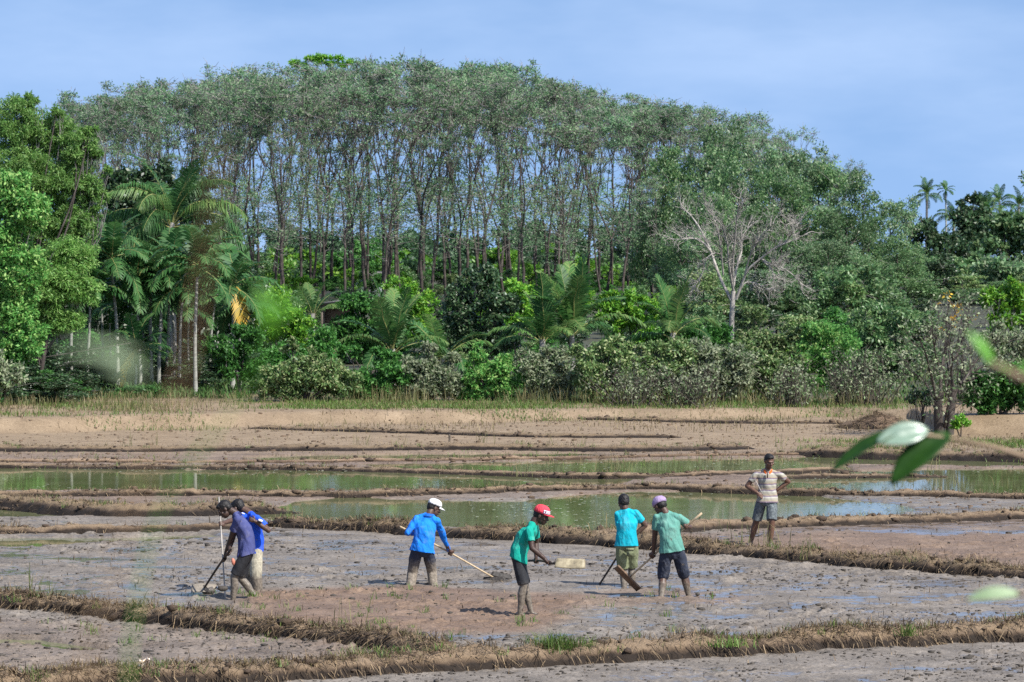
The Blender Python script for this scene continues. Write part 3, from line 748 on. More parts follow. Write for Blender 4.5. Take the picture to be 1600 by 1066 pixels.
RV = []
for i in range(8):
    tm, cm, zt = rubber_mesh(100 + i, 18, 2500 if i % 2 else 2000, fork=.35 + .035 * (i % 4))
    tm.materials.append(M['bark'])
    for m in (M['rubber_leaf'] if i % 3 else M['rubber_leaf_dry'], M['twig']): cm.materials.append(m)
    RV.append((tm, cm, zt))
SKY_X = [60, 100, 140, 200, 250, 300, 400, 450, 500, 570, 640, 700, 800, 850, 900, 1000, 1060, 1100, 1130, 1200, 1230, 1300, 1380, 1420, 1460]
SKY_Y = [182, 166, 144, 117, 107, 100, 91, 88, 82, 79, 71, 83, 88, 99, 116, 139, 148, 151, 154, 181, 201, 237, 268, 289, 325]
nrow = 0
for row in range(8):
    D = 256 + row * 9.5
    step = 3.1 * F / D
    px = 95 + rng.uniform(0, step)
    while px < 1330:
        p_ = px + rng.normal() * step * .16; Dj = D + rng.normal() * 1.2
        top = np.interp(p_, SKY_X, SKY_Y) + abs(rng.normal()) * 16 + (7 - row) * 3.2 + (rng.uniform(20, 100) if rng.random() < .3 and row < 6 else 0)
        X = (p_ - 800) * Dj / F; z0 = tz(X, Dj) - .05
        ht = H + (HY - top) * Dj / F - z0
        px += step
        if ht < 6: continue
        tm, cm, zt = RV[rng.integers(0, 8)]
        e = empty('rubber_tree', (X, Dj, z0), 'tall slender rubber tree with dark forked trunk and thin grey green crown, in the plantation', 'rubber tree', 'rubber trees of the plantation', rng.random() * 6.28)
        sc = ht / zt; e.scale = (sc * rng.uniform(.92, 1.1),) * 2 + (sc,)
        link('trunk', tm, e); link('crown', cm, e); nrow += 1
print('rubber trees', nrow)

# ------------------------------------------------------------------ leafy trees on the right edge of the plantation
def leafy_mesh(seed, w, h, n, L, W, trunk=.12, low=.15, twigs=26):
    global rng
    keep = rng; rng = np.random.default_rng(seed)
    tb = MB(); cb = MB()
    top = A([rng.normal() * .2, rng.normal() * .2, h * .75])
    tb.tube(np.stack([np.linspace(0, top[0], 6), np.linspace(0, top[1], 6), np.linspace(0, top[2], 6)], 1), np.linspace(trunk, trunk * .4, 6), 6, cap=False)
    for i in range(9):
        t = rng.uniform(low, .95); a = rng.random() * 6.28
        rr = w / 2 * rng.uniform(.35, .8) * (1 - .35 * t)
        c = top * t + A([math.cos(a) * rr, math.sin(a) * rr, h * .12])
        c[2] = max(c[2], h * .16)
        limb(tb, top * max(.05, t - .15), c, trunk * .35, .02, 4)
        lobe_leaves(cb, c, A([w * .26, w * .26, h * .19]), int(n / 10), L, W, .42, None, .55, .2)
        for j in range(twigs // 9): limb(cb, c, c + np.clip(rng.normal(size=3), -1.2, 1.2) * A([w * .2, w * .2, h * .09]), .018, .008, 3, .1, 3, 1)
    lobe_leaves(cb, top + A([0, 0, h * .12]), A([w * .24, w * .24, h * .16]), int(n / 7), L, W, .42, None, .55, .2)
    rng = keep
    return tb.mesh('trunk'), cb.mesh('crown')
FV = []
for i in range(6):
    tm, cm = leafy_mesh(300 + i, 5.2, 9., 6200, .22, .11)
    tm.materials.append(M['bark'])
    for m in (M['flank_leaf'] if i % 3 else M['rubber_leaf_dry'], M['twig']): cm.materials.append(m)
    FV.append((tm, cm))
for D, lo, hi, dtop, n in ((262, 1010, 1440, 10, 12), (250, 1040, 1440, 75, 12), (238, 1050, 1435, 150, 12), (226, 1170, 1430, 225, 8), (214, 1180, 1440, 290, 8)):
    for i in range(n):
        p_ = lo + (hi - lo) * (i + .5) / n + rng.normal() * 9; Dj = D + rng.normal() * 3
        top = max(np.interp(p_, SKY_X, SKY_Y) + dtop + rng.normal() * 12, np.interp(p_, SKY_X, SKY_Y) + 4)
        if p_ < 1120: top += 60
        X = (p_ - 800) * Dj / F; z0 = tz(X, Dj) - .05; ht = H + (HY - top) * Dj / F - z0
        if ht < 3.: continue
        tm, cm = FV[rng.integers(0, 6)]
        e = empty('leafy_tree', (X, Dj, z0), 'dull green bushy tree, leafy down to the ground, on the right flank of the plantation', 'tree', 'bushy trees of the right flank', rng.random() * 6.28)
        s = ht / 9.3; sw = max(.75, min(1.25, s ** .5 * .85)); e.scale = (sw * rng.uniform(.9, 1.1),) * 2 + (s,)
        link('trunk', tm, e); link('crown', cm, e)

def beside(p0, p1, d0, d1, n, hlo, hhi, label, group):
    for i in range(n):
        p_ = p0 + (p1 - p0) * (i + .5) / n + rng.normal() * 8; Dj = rng.uniform(d0, d1); X = (p_ - 800) * Dj / F; z0 = tz(X, Dj) - .05
        tm, cm = FV[rng.integers(0, 6)]; e = empty('leafy_tree', (X, Dj, z0), label, 'tree', group, rng.random() * 6.28); s = rng.uniform(hlo, hhi) / 9.3
        e.scale = (max(.7, s),) * 2 + (s,); link('trunk', tm, e); link('crown', cm, e)
beside(1665, 2150, 128, 165, 9, 4.5, 7, 'bushy tree past the right edge of the fields', 'trees past the right edge')
beside(1640, 2200, 190, 320, 12, 7, 11, 'tall bushy tree past the right edge of the far wood', 'tall trees past the right edge')
beside(-560, -70, 128, 165, 9, 6, 10, 'bushy tree past the left edge of the fields', 'trees past the left edge')

# ------------------------------------------------------------------ far wood behind the trunks (one mass)
mb = MB()
for i in range(120):
    p_ = rng.uniform(60, 1100); D = rng.uniform(360, 430)
    top = np.interp(p_, [60, 300, 420, 560, 600, 700, 760, 830, 900, 1000, 1100], [380, 345, 338, 352, 350, 345, 352, 335, 318, 290, 275]) + rng.uniform(0, 40)
    z = H + (HY - top) * D / F; X = (p_ - 800) * D / F; z0 = tz(X, D); h = max(2.5, z - z0)
    lobe_leaves(mb, A([X, D, z0 + h * .5]), A([rng.uniform(2, 4), 2.5, h * .5]), 520, .55, .30, .3)
for i in range(34):
    p_ = rng.uniform(380, 1060); D = rng.uniform(335, 350); X = (p_ - 800) * D / F; z0 = tz(X, D); h = rng.uniform(1.6, 4.2)
    lobe_leaves(mb, A([X, D, z0 + h * .45]), A([rng.uniform(1.5, 3), 2., h * .5]), 420, .45, .25, .35, mi=rng.integers(0, 2))
tag(mb.build('far_wood', [M['far_leaf'], M['lime_leaf']]), 'green wood far behind the plantation trunks', 'wood', kind='stuff')

# ------------------------------------------------------------------ undergrowth between field edge and plantation
UV = []
for i, mt in enumerate(['lime_leaf', 'green_leaf', 'olive_leaf', 'flank_leaf', 'dark_leaf', 'green_leaf']):
    tm, cm = leafy_mesh(400 + i, 3.4, 3.4, 4200, .19, .09, .06, .05, 18)
    tm.materials.append(M['bark'])
    for m in (M[mt], M['twig']): cm.materials.append(m)
    UV.append((tm, cm))
def under(p0, p1, D, lo, hi, n, kinds, label, group, wr=1.):
    for i in range(n):
        p_ = p0 + (p1 - p0) * (i + .5) / n + rng.normal() * (p1 - p0) / n * .3; Dj = D + rng.normal() * 2.5
        X = (p_ - 800) * Dj / F; z0 = tz(X, Dj) - .08; top = rng.uniform(lo, hi); ht = H + (HY - top) * Dj / F - z0
        tm, cm = UV[kinds[rng.integers(len(kinds))]]
        e = empty('undergrowth_bush', (X, Dj, z0), label, 'bush', group, rng.random() * 6.28)
        s = max(.3, ht / 3.6); sw = max(.75, min(1.4, s)) * wr; e.scale = (sw, sw, s); link('stems', tm, e); link('foliage', cm, e)
under(380, 1060, 225, 440, 468, 17, [1, 3, 4, 0], 'green bush growing at the feet of the plantation trunks', 'bushes at the feet of the trunks')
under(120, 1100, 342, 372, 425, 26, [1, 3, 0, 3], 'far green bush behind the plantation trunks', 'far bushes behind the trunks', 1.3)
under(380, 1080, 288, 405, 450, 22, [3, 1, 0, 2], 'green bush between the plantation trunks', 'bushes between the trunks', 1.1)
under(390, 1080, 196, 455, 492, 18, [0, 1, 2, 3], 'green bush in the slope between the trunks and the hedge', 'bushes on the slope')
under(1060, 1460, 200, 400, 470, 14, [3, 2, 4, 3], 'dull green bush below the trees of the right flank', 'bushes below the right flank', 1.15)
under(1040, 1460, 176, 470, 520, 14, [3, 2, 1, 3], 'green bush behind the hedge on the right', 'bushes behind the right hedge', 1.1)
under(400, 1100, 162, 500, 545, 20, [1, 4, 2, 4], 'dark green bush just behind the field edge hedge', 'bushes behind the middle hedge')
under(1080, 1470, 152, 520, 570, 12, [0, 2, 3, 1], 'leafy bush just behind the twiggy shrubs', 'bushes behind the twiggy shrubs')
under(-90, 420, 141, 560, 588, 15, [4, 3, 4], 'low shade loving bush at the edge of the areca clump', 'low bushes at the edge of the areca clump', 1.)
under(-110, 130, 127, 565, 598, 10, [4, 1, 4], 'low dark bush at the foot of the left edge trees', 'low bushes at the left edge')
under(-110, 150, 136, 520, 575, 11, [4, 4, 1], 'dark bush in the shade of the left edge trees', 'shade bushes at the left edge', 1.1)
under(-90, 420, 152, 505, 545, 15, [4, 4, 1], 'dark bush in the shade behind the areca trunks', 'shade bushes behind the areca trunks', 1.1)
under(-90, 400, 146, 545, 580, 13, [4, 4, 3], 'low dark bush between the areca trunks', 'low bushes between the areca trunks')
under(1440, 1700, 300, 380, 450, 9, [3, 2, 4], 'far dull green bush below the far palms', 'far bushes below the far palms', 1.6)
under(1440, 1700, 250, 450, 500, 9, [3, 2, 4], 'dull bush between the far trees and the lime tree', 'bushes beyond the lime tree', 1.4)

# ------------------------------------------------------------------ palms
def frond_mesh(name, L, e0, drop, pairs, ll, lw, hang=.6, stiff=.0, petiole=.14, seed=0, mats=None, r=.02, twist=.2):
    global rng
    keep = rng; rng = np.random.default_rng(seed)
    k = 16; t = np.linspace(0, 1, k); ang = R(e0) - R(drop) * t ** 1.25
    dx = np.cos(ang) * L / (k - 1); dz = np.sin(ang) * L / (k - 1)
    side = np.cumsum(rng.normal(size=k) * .008 * L)
    C = np.stack([np.concatenate([[0], np.cumsum(dx[:-1])]), side - side[0], np.concatenate([[0], np.cumsum(dz[:-1])])], 1)
    mb = MB(); mb.tube(C, np.linspace(r, r * .2, k), 4, 1, cap=False)
    tt = np.linspace(petiole, .995, pairs)
    c = np.stack([np.interp(tt, t, C[:, i]) for i in range(3)], 1); T = unit_rows(np.stack([np.interp(tt, t, np.gradient(C, axis=0)[:, i]) for i in range(3)], 1))
    for sgn in (-1, 1):
        q = (tt - petiole) / (1 - petiole)
        ln = ll * (np.sin(np.clip(q * .93 + .10, 0, 1) * math.pi) ** .55) * rng.uniform(.85, 1.1, pairs)
        Sd = A([0, sgn, 0.]); Nup = unit_rows(np.cross(T, np.broadcast_to(Sd, T.shape))) * sgn * -1
        Nup *= np.sign(Nup[:, 2:3] + .01)
        d = unit_rows(Sd * (1 - .25 * q[:, None]) + T * (.35 + .75 * q[:, None] ** 2) + Nup * .25 + rng.normal(size=T.shape) * .08)
        m = c + d * ln[:, None] * .5 - A([0, 0, 1]) * (hang * .16 * ln)[:, None]
        e = c + d * ln[:, None] * (.95 - .25 * hang) - A([0, 0, 1]) * (hang * .72 * ln)[:, None]
        wv = unit_rows(np.cross(d, Nup)) ; wv = unit_rows(T * .9 + wv * 0)
        V = np.stack([c - wv * lw * .3, c + wv * lw * .3, m + wv * lw * .5, m - wv * lw * .5, e], 1).reshape(-1, 3)
        b = np.arange(pairs)[:, None] * 5
        mb.add(V, b + A([[0, 1, 2, 3]]), b + A([[3, 2, 4]]), 0)
    rng = keep
    me = mb.mesh(name)
    for m in mats: me.materials.append(m)
    return me
CM = [M['palm_leaf'], M['rachis']]; CL = [M['palm_leaf_light'], M['rachis']]; CY = [M['yellow_leaf'], M['rachis']]
COCO = [frond_mesh('coconut_frond', 3.6, e, d, 70, .95, .055, h, seed=i, mats=(CL if i % 3 == 2 else CM), r=.032) for i, (e, d, h) in enumerate([(84, 60, .5), (72, 110, .8), (56, 120, .95), (36, 115, 1.05), (10, 90, 1.1), (-25, 50, 1.)])]
YOUNG = [frond_mesh('young_frond', 2.8, e, d, 52, .72, .065, h, seed=20 + i, mats=(CL if i % 2 else CM), r=.025) for i, (e, d, h) in enumerate([(86, 25, .2), (75, 45, .3), (62, 70, .4), (48, 90, .6), (30, 100, .7)])]
ARECA = [frond_mesh('areca_frond', 1.75, e, d, 16, .58, .125, h, seed=40 + i, mats=CM, r=.018, petiole=.1) for i, (e, d, h) in enumerate([(78, 60, .3), (58, 85, .45), (38, 95, .55), (15, 90, .6), (-20, 60, .6)])]
ARECA_Y = frond_mesh('yellow_frond', 1.7, -55, 35, 22, .5, .09, .5, seed=50, mats=CY, r=.018)

def palm(name, label, cat, px, D, crown_py, fronds, tr=.12, bark='palm_bark', shaft=False, group=None, lean=(0, 0), fs=1., seed=0, extra=(), z0=None, tilt=0.):
    r2 = np.random.default_rng(seed + 900)
    X = (px - 800) * D / F; zg = tz(X, D) - .05 if z0 is None else z0
    zc = H + (HY - crown_py) * D / F - zg
    e = empty(name, (X, D, zg), label, cat, group)
    mb = MB(); k = 9; t = np.linspace(0, 1, k)
    P = np.stack([lean[0] * t ** 1.6 + .02 * np.sin(t * 5 + seed), lean[1] * t ** 1.6, t * (zc - (.55 if shaft else 0))], 1)
    mb.tube(P, tr * (1.15 - .35 * t) + tr * .35 * np.exp(-t * 14), 8, cap=False)
    mb.build('trunk', M[bark], e, True)
    topp = A([P[-1][0], P[-1][1], zc])
    if shaft:
        sb = MB(); sb.tube([P[-1], topp * .5 + P[-1] * .5, topp], [tr * .85, tr * 1.05, tr * .45], 8); sb.build('crown_shaft', M['green_leaf'], e, True)
    a = r2.random() * 6.28
    for i, (me, cnt) in enumerate(fronds):
        for j in range(cnt):
            a += 2.399 + r2.normal() * .25
            o = link('frond', me, e, tuple(topp + A([math.cos(a) * tr * .4, math.sin(a) * tr * .4, -.05 * i])))
            o.rotation_euler = (r2.normal() * .12, r2.normal() * .10, a); s = fs * r2.uniform(.85, 1.1); o.scale = (s, s, s)
    for me, az, rx in extra:
        o = link('frond', me, e, tuple(topp)); o.rotation_euler = (rx, 0, az); o.scale = (fs, fs, fs); o['label'] = 'yellow dying frond'
    return e
def coco(label, px, D, cy, seed, cnt=(2, 3, 4, 4, 3, 2), tr=.14, fs=1., **k):
    return palm('coconut_palm', label, 'palm tree', px, D, cy, list(zip(COCO, cnt)), tr, seed=seed, fs=fs, **k)
def young(label, px, D, cy, seed, cnt=(2, 3, 3, 3, 2), fs=1., **k):
    return palm('young_palm', label, 'palm tree', px, D, cy, list(zip(YOUNG, cnt)), .13, seed=seed, fs=fs, **k)
coco('tall dark green coconut palm with drooping fronds rising above the areca palms', 268, 150, 348, 1, (3, 4, 4, 4, 4, 2), .17, 1.02)
coco('broken looking coconut crown half hidden left of the tall coconut palm', 205, 154, 398, 2, (1, 1, 2, 3, 2, 1), .13, .8)
AG = 'areca palms at the wood edge'; AL = 'slim areca palm with pale ringed trunk and dark green crown below the tall coconut palm'
for i, (px, cy, D, tr) in enumerate([(45, 470, 138, .06), (70, 452, 136, .06), (90, 480, 139, .05), (112, 440, 135, .07), (137, 455, 136, .065), (185, 398, 136, .075), (206, 470, 142, .055), (219, 440, 137, .07), (228, 492, 143, .05), (237, 436, 138, .07), (249, 430, 137, .075), (260, 452, 139, .065), (272, 420, 141, .06), (279, 448, 137, .07), (294, 470, 145, .05), (328, 452, 146, .06), (375, 470, 139, .06), (340, 430, 148, .06), (160, 446, 144, .055), (172, 482, 145, .05)]):
    palm('areca_palm', AL, 'palm tree', px, D, cy, list(zip(ARECA, (3, 4, 4, 4, 1))), tr * .82, 'areca_bark', True, AG, (rng.normal() * .12, 0), rng.uniform(.85, 1.1), i)
palm('areca_palm', 'areca palm with a thick pale trunk, tallest of the clump, beside the grassy mound', 'palm tree', 305, 131, 408, list(zip(ARECA, (3, 4, 4, 4, 2))), .062, 'areca_bark', True, AG, (.05, 0), 1.15, 40)
palm('areca_palm', 'areca palm with one yellow dying frond hanging below its crown', 'palm tree', 364, 136, 440, list(zip(ARECA, (2, 4, 4, 3, 1))), .075, 'areca_bark', True, AG, (.02, 0), 1.05, 41, extra=[(ARECA_Y, -1.3, .1)])
palm('areca_palm', 'short areca palm with spreading olive fronds between the pale trunks', 'palm tree', 212, 134, 545, list(zip(ARECA, (2, 3, 4, 3, 0))), .05, 'areca_bark', True, AG, (0, 0), .85, 42, extra=[(ARECA_Y, 2.6, .1)])
young('young coconut palm with upright fronds in front of the round dark bush', 612, 138, 545, 3, (2, 3, 3, 3, 2), .9)
young('young coconut palm with fronds bowed left, below the dark leaved tree', 690, 139, 560, 4, (0, 1, 2, 3, 3), .85)
young('bright yellowish young palm, biggest of the pair in front of the trunks', 893, 141, 520, 5, (3, 4, 3, 3, 2), 1.08)
young('smaller young palm leaning beside the bright yellowish one', 848, 140, 530, 6, (2, 2, 3, 3, 2), .82)
young('young palm with one long frond bent right toward the white bare tree', 1052, 142, 520, 7, (2, 2, 2, 3, 2), .88)
young('small young palm beside the grey shed roof', 488, 150, 490, 8, (1, 2, 2, 2, 1), .6)
coco('far coconut palm with a full round crown against the sky', 1448, 400, 303, 9, (4, 3, 3, 3, 3, 2), .14, .58)
palm('areca_palm', 'far areca palm with a tiny crown beside the round coconut crown against the sky', 'palm tree', 1478, 395, 296, list(zip(ARECA, (2, 3, 3, 3, 1))), .09, 'areca_bark', True, None, (0, 0), .7, 43)
coco('far dark palm low behind the hedge of trees, left of the dense far crown', 1490, 385, 342, 10, (2, 3, 3, 3, 2, 2), .14, .7)
coco('far palm with upright spear leaves in the middle of the far palm row', 1541, 380, 334, 11, (5, 3, 3, 3, 2, 1), .14, .75)
coco('far palm with a narrow top standing out against the sky near the right edge', 1562, 390, 316, 12, (3, 3, 2, 2, 2, 1), .14, .62)
coco('far palm cut by the right edge of the view', 1592, 385, 322, 13, (2, 3, 3, 3, 2, 1), .14, .7)

# ------------------------------------------------------------------ general plants made of leafy lobes
def plant(name, label, cat, bpx, D, lobes, mat, n, L, W, trunk=.06, clump=.32, up=.6, droop=.1, twigs=10, bark='bark', group=None, mat2=None, stems=1, fl=.75, tdense=1):
    X = (bpx - 800) * D / F; zg = tz(X, D) - .06
    e = empty(name, (X, D, zg), label, cat, group)
    tb = MB(); cb = MB(); s = D / F
    ar = [l[2] * l[3] for l in lobes]; tot = sum(ar)
    tops = []
    for (cx, cy, rx, ry, *o), a_ in zip(lobes, ar):
        dy = o[0] if o else 0.
        c = A([(cx - bpx) * s, dy, H - (cy - HY) * s - zg]); r = A([rx * s, min(rx, ry) * s * 1.0, ry * s])
        cc = lobe_leaves(cb, c, r, int(n * a_ / tot), L, W, clump, None, up, droop, 0, fl)
        cc = cc[rng.permutation(len(cc))]
        for q in cc[:twigs]: 
            if q[2] > .1: limb(cb, c * A([.9, 1, .75]), q, .5 * trunk * .5, .008, 3, .1, 4, 1)
        tops.append(c)
    if cat == 'tree':
        cm_ = np.mean(tops, 0); zt = max(.8, cm_[2] * .55); k_ = A([cm_[0] * .35, 0, zt])
        Q = limb(tb, A([0, 0, 0.]), k_, trunk * 1.5, trunk, 8, .04, 9)
        for c in tops: limb(tb, Q[rng.integers(4, 9)], c, trunk * .6, trunk * .2, 5, .08, 7)
    for i in range(stems if cat != 'tree' else 0):
        for c in tops:
            b = A([rng.normal() * trunk * 1.5 * (stems > 1), rng.normal() * trunk * (stems > 1), 0])
            limb(tb, b, c, trunk, trunk * .35, 6, .06, 7)
    tb.build('trunk' if cat == 'tree' else 'stems', M[bark], e, True)
    cb.build('crown' if cat == 'tree' else 'foliage', [M[mat], M['twig']] , e)
    return e
T_ = 'tree'; B_ = 'bush'
# left side
plant('feathery_tree', 'bright green feathery tree, tallest at the left edge of the view', T_, 40, 133, [(20, 195, 48, 48), (70, 210, 50, 42, .6), (118, 225, 36, 34), (30, 270, 60, 52, -.4), (95, 285, 55, 48, .3), (138, 290, 26, 30), (60, 350, 62, 50, .2), (120, 350, 40, 36), (50, 158, 14, 16), (88, 178, 16, 12), (140, 206, 18, 10), (152, 240, 12, 14), (158, 305, 14, 16), (150, 330, 16, 12), (165, 268, 8, 10)], 'feather_leaf', 90000, .15, .034, .08, .2, .3, .7, 8, mat2=None)
plant('feathery_tree', 'light green feathery tree leaning over the areca trunks, below the tallest one', T_, 62, 129, [(110, 400, 42, 34), (80, 440, 55, 34, -.3), (125, 455, 36, 26), (60, 480, 40, 36), (100, 500, 40, 22)], 'feather_leaf', 42000, .15, .034, .06, .25, .4, .5, 10)
plant('broadleaf_tree', 'dense broad leaved tree with pale young leaves at the left edge', T_, 5, 126, [(10, 300, 46, 42), (40, 330, 40, 40, -.3), (0, 380, 50, 50), (30, 420, 46, 46, -.2), (10, 480, 50, 46), (35, 530, 42, 40, -.3), (0, 570, 45, 36)], 'broad_leaf', 44000, .15, .07, .07, .24, .5, .4, 8)
plant('pale_bush', 'pale leaved straggling bush under the broad leaved tree', B_, 8, 123, [(10, 590, 34, 26), (-20, 570, 34, 30)], 'grey_leaf', 3600, .15, .07, .04, .3, .5, .3, 26)
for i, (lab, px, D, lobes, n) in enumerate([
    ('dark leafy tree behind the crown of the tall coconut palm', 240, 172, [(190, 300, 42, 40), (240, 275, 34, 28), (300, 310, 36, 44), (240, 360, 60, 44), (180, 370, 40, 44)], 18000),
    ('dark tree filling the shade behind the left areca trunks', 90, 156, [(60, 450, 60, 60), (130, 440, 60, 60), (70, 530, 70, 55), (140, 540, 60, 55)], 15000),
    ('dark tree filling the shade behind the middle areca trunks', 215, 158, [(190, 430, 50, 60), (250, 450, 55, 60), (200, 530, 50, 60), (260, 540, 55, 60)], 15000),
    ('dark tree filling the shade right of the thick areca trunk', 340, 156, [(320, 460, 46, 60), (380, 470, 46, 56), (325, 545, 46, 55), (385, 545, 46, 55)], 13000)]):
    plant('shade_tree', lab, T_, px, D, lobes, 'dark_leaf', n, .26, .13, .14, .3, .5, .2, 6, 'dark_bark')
plant('leafy_bush', 'bright green bush with soft feathery leaves right of the yellow frond palm', B_, 432, 140, [(430, 470, 30, 28), (455, 505, 36, 30, -.2), (415, 510, 30, 30), (470, 540, 40, 30)], 'lime_leaf', 9000, .16, .06, .05, .26, .5, .4, 8)
plant('leafy_bush', 'mid green bush at the foot of the yellow frond palm', B_, 372, 133, [(350, 545, 30, 26), (385, 525, 28, 30), (375, 570, 40, 26), (410, 580, 26, 22)], 'green_leaf', 7500, .15, .07, .05, .28, .5, .3, 14)
plant('leafy_bush', 'green bush filling the slope between the light bush and the rounded tree', B_, 470, 137, [(450, 560, 44, 30), (500, 530, 24, 26), (490, 565, 36, 28)], 'green_leaf', 8500, .15, .07, .05, .28, .5, .3, 8)
plant('round_tree', 'rounded glossy green tree right of the shed roof', T_, 580, 147, [(565, 480, 38, 30), (540, 510, 26, 30), (595, 515, 42, 34, -.2), (560, 540, 40, 28), (620, 540, 26, 30)], 'green_leaf', 13000, .16, .08, .08, .28, .6, .2, 5)
plant('round_tree', 'bright topped rounded tree just behind the glossy green one', T_, 630, 158, [(625, 455, 32, 22), (655, 475, 30, 28), (610, 480, 26, 24), (660, 510, 34, 30)], 'lime_leaf', 8500, .17, .08, .08, .28, .6, .2, 5)
plant('dark_tree', 'dark olive leaved tree in the middle of the undergrowth', T_, 750, 143, [(750, 440, 40, 28), (720, 475, 34, 34), (775, 480, 36, 36, -.3), (740, 525, 46, 34), (785, 530, 30, 32), (700, 515, 24, 26)], 'dark_leaf', 17000, .15, .075, .09, .26, .5, .2, 8)
plant('leafy_bush', 'small bright green bush between the dark olive tree and the young palms', B_, 815, 153, [(812, 450, 24, 20), (822, 475, 24, 24), (805, 500, 26, 26)], 'lime_leaf', 4200, .16, .08, .05, .3)
plant('leafy_bush', 'lime green bush with fresh leaves right of the yellowish young palm', B_, 985, 147, [(975, 468, 26, 18), (1000, 485, 34, 24), (960, 500, 34, 26), (1005, 515, 34, 22), (945, 475, 16, 22)], 'lime_leaf', 8500, .16, .075, .05, .28, .5, .3, 8)
plant('leafy_bush', 'green bush around the foot of the young palm beside the white bare tree', B_, 1080, 145, [(1075, 520, 44, 24), (1120, 525, 34, 20), (1035, 530, 24, 22)], 'green_leaf', 6500, .15, .07, .05, .3)
plant('leafy_bush', 'yellow green bush right of the foot of the white bare tree', B_, 1200, 143, [(1190, 535, 40, 22), (1230, 545, 36, 26), (1250, 520, 26, 22), (1160, 545, 24, 22)], 'olive_leaf', 6500, .15, .07, .05, .3)
plant('leafy_bush', 'bright green bush above the twiggy shrubs on the right', B_, 1290, 140, [(1280, 520, 34, 26), (1310, 545, 36, 34), (1265, 560, 30, 28), (1300, 590, 36, 26)], 'broad_leaf', 8500, .15, .065, .05, .3)
plant('leafy_bush', 'dull green bush behind the tallest twiggy shrub', B_, 1390, 146, [(1360, 500, 36, 26), (1400, 510, 36, 34), (1370, 550, 44, 36), (1420, 570, 30, 36), (1390, 600, 40, 22)], 'flank_leaf', 10000, .17, .08, .06, .3)
plant('grassy_mound', 'low green leafy mound at the foot of the middle areca trunks', 'mound', 228, 130, [(205, 613, 24, 8), (235, 611, 30, 10), (258, 617, 18, 8)], 'green_leaf', 4200, .12, .05, .02, .4, .8, .1, 4)
# grey green hedge bushes along the field
HB = [('dark grey green bush, first of the field edge row beside the areca clump', 475, 127, [(440, 590, 34, 28), (490, 580, 44, 32), (530, 600, 30, 24), (460, 610, 50, 18), (415, 605, 22, 20)], 'olive_leaf', 11000),
      ('low green bush of the field edge row below the first young palm', 585, 128, [(570, 600, 30, 24), (610, 590, 34, 28), (590, 615, 40, 16)], 'green_leaf', 7500),
      ('pale leaved bush of the field edge row with whitish tops', 672, 128, [(650, 580, 34, 26), (695, 588, 34, 30), (670, 610, 46, 20)], 'grey_leaf', 9000),
      ('fresh green bush of the field edge row in front of the dark olive tree', 765, 128, [(745, 588, 30, 26), (785, 590, 34, 30), (765, 613, 46, 18)], 'broad_leaf', 8500),
      ('pale bush of the field edge row under the smaller leaning palm', 850, 128, [(835, 585, 30, 28), (875, 585, 30, 26), (855, 612, 44, 18)], 'grey_leaf', 8500),
      ('tall thin stemmed olive bush below the lime green bush', 940, 127, [(925, 580, 28, 34), (960, 570, 28, 36), (940, 608, 40, 22)], 'olive_leaf', 7500),
      ('tall thin stemmed olive bush below the palm with the bent frond', 1035, 128, [(1010, 575, 30, 36), (1055, 570, 32, 36), (1030, 608, 46, 22)], 'olive_leaf', 8500),
      ('grey green bush of the field edge row below the white bare tree', 1125, 128, [(1105, 575, 30, 34), (1150, 572, 32, 34), (1125, 608, 44, 22)], 'grey_leaf', 8000),
      ('olive bush of the field edge row left of the twiggy shrubs', 1205, 129, [(1190, 575, 28, 28), (1225, 575, 24, 26), (1200, 605, 34, 20)], 'olive_leaf', 6500)]
for lab, px, D, lobes, mt, n in HB:
    lobes = [(a, b + rng.normal() * 5, c * 1.1 * rng.uniform(.85, 1.15), d * 1.08 * rng.uniform(.85, 1.15)) for a, b, c, d in lobes]
    lobes += [(px + rng.uniform(-45, 45), rng.uniform(540, 572), rng.uniform(9, 17), rng.uniform(10, 18)) for _ in range(4)]
    plant('hedge_bush', lab, B_, px, D, lobes, mt, int(n * 1.5), .14, .065, .035, .26, .5, .2, 22, stems=2)
for lab, px, py, w, h, lf, D in [('dark twiggy shrub with many upright stems, leftmost of the three', 1232, 622, 34, 68, 700, 126), ('dark twiggy shrub with many upright stems, middle of the three', 1318, 620, 24, 66, 500, 127), ('dark twiggy shrub with many upright stems, tallest of the three', 1360, 622, 44, 86, 900, 127),
                                 ('low twiggy shrub with many thin stems under the thin stemmed olive bush', 985, 628, 50, 60, 700, 125), ('twiggy shrub with many thin stems below the palm with the bent frond', 1075, 628, 50, 64, 700, 125)]:
    X = (px - 800) * D / F; zg = tz(X, D) - .05; e = empty('twiggy_shrub', (X, D, zg), lab, 'shrub'); s = D / F
    tb = MB(); cb = MB()
    for i in range(46):
        a = rng.normal() * .9; b0 = A([rng.normal() * w * s * .35, rng.normal() * .2, 0]); top = b0 + A([a * w * s * .55, rng.normal() * .4, h * s * rng.uniform(.5, 1.05)])
        P = limb(tb, b0, top, .018, .006, 4, .06, 6)
        for j in range(3):
            q = P[rng.integers(2, 6)]; limb(tb, q, q + A([rng.normal() * .25, rng.normal() * .2, rng.uniform(.1, .45)]), .008, .004, 3, .05, 3)
        add_leaves(cb, P[rng.integers(2, 6, lf // 46)] + rng.normal(size=(lf // 46, 3)) * .12, .12, .06, .5, .2)
    tb.build('stems', M['dark_bark'], e); cb.build('foliage', M['grey_leaf'], e)
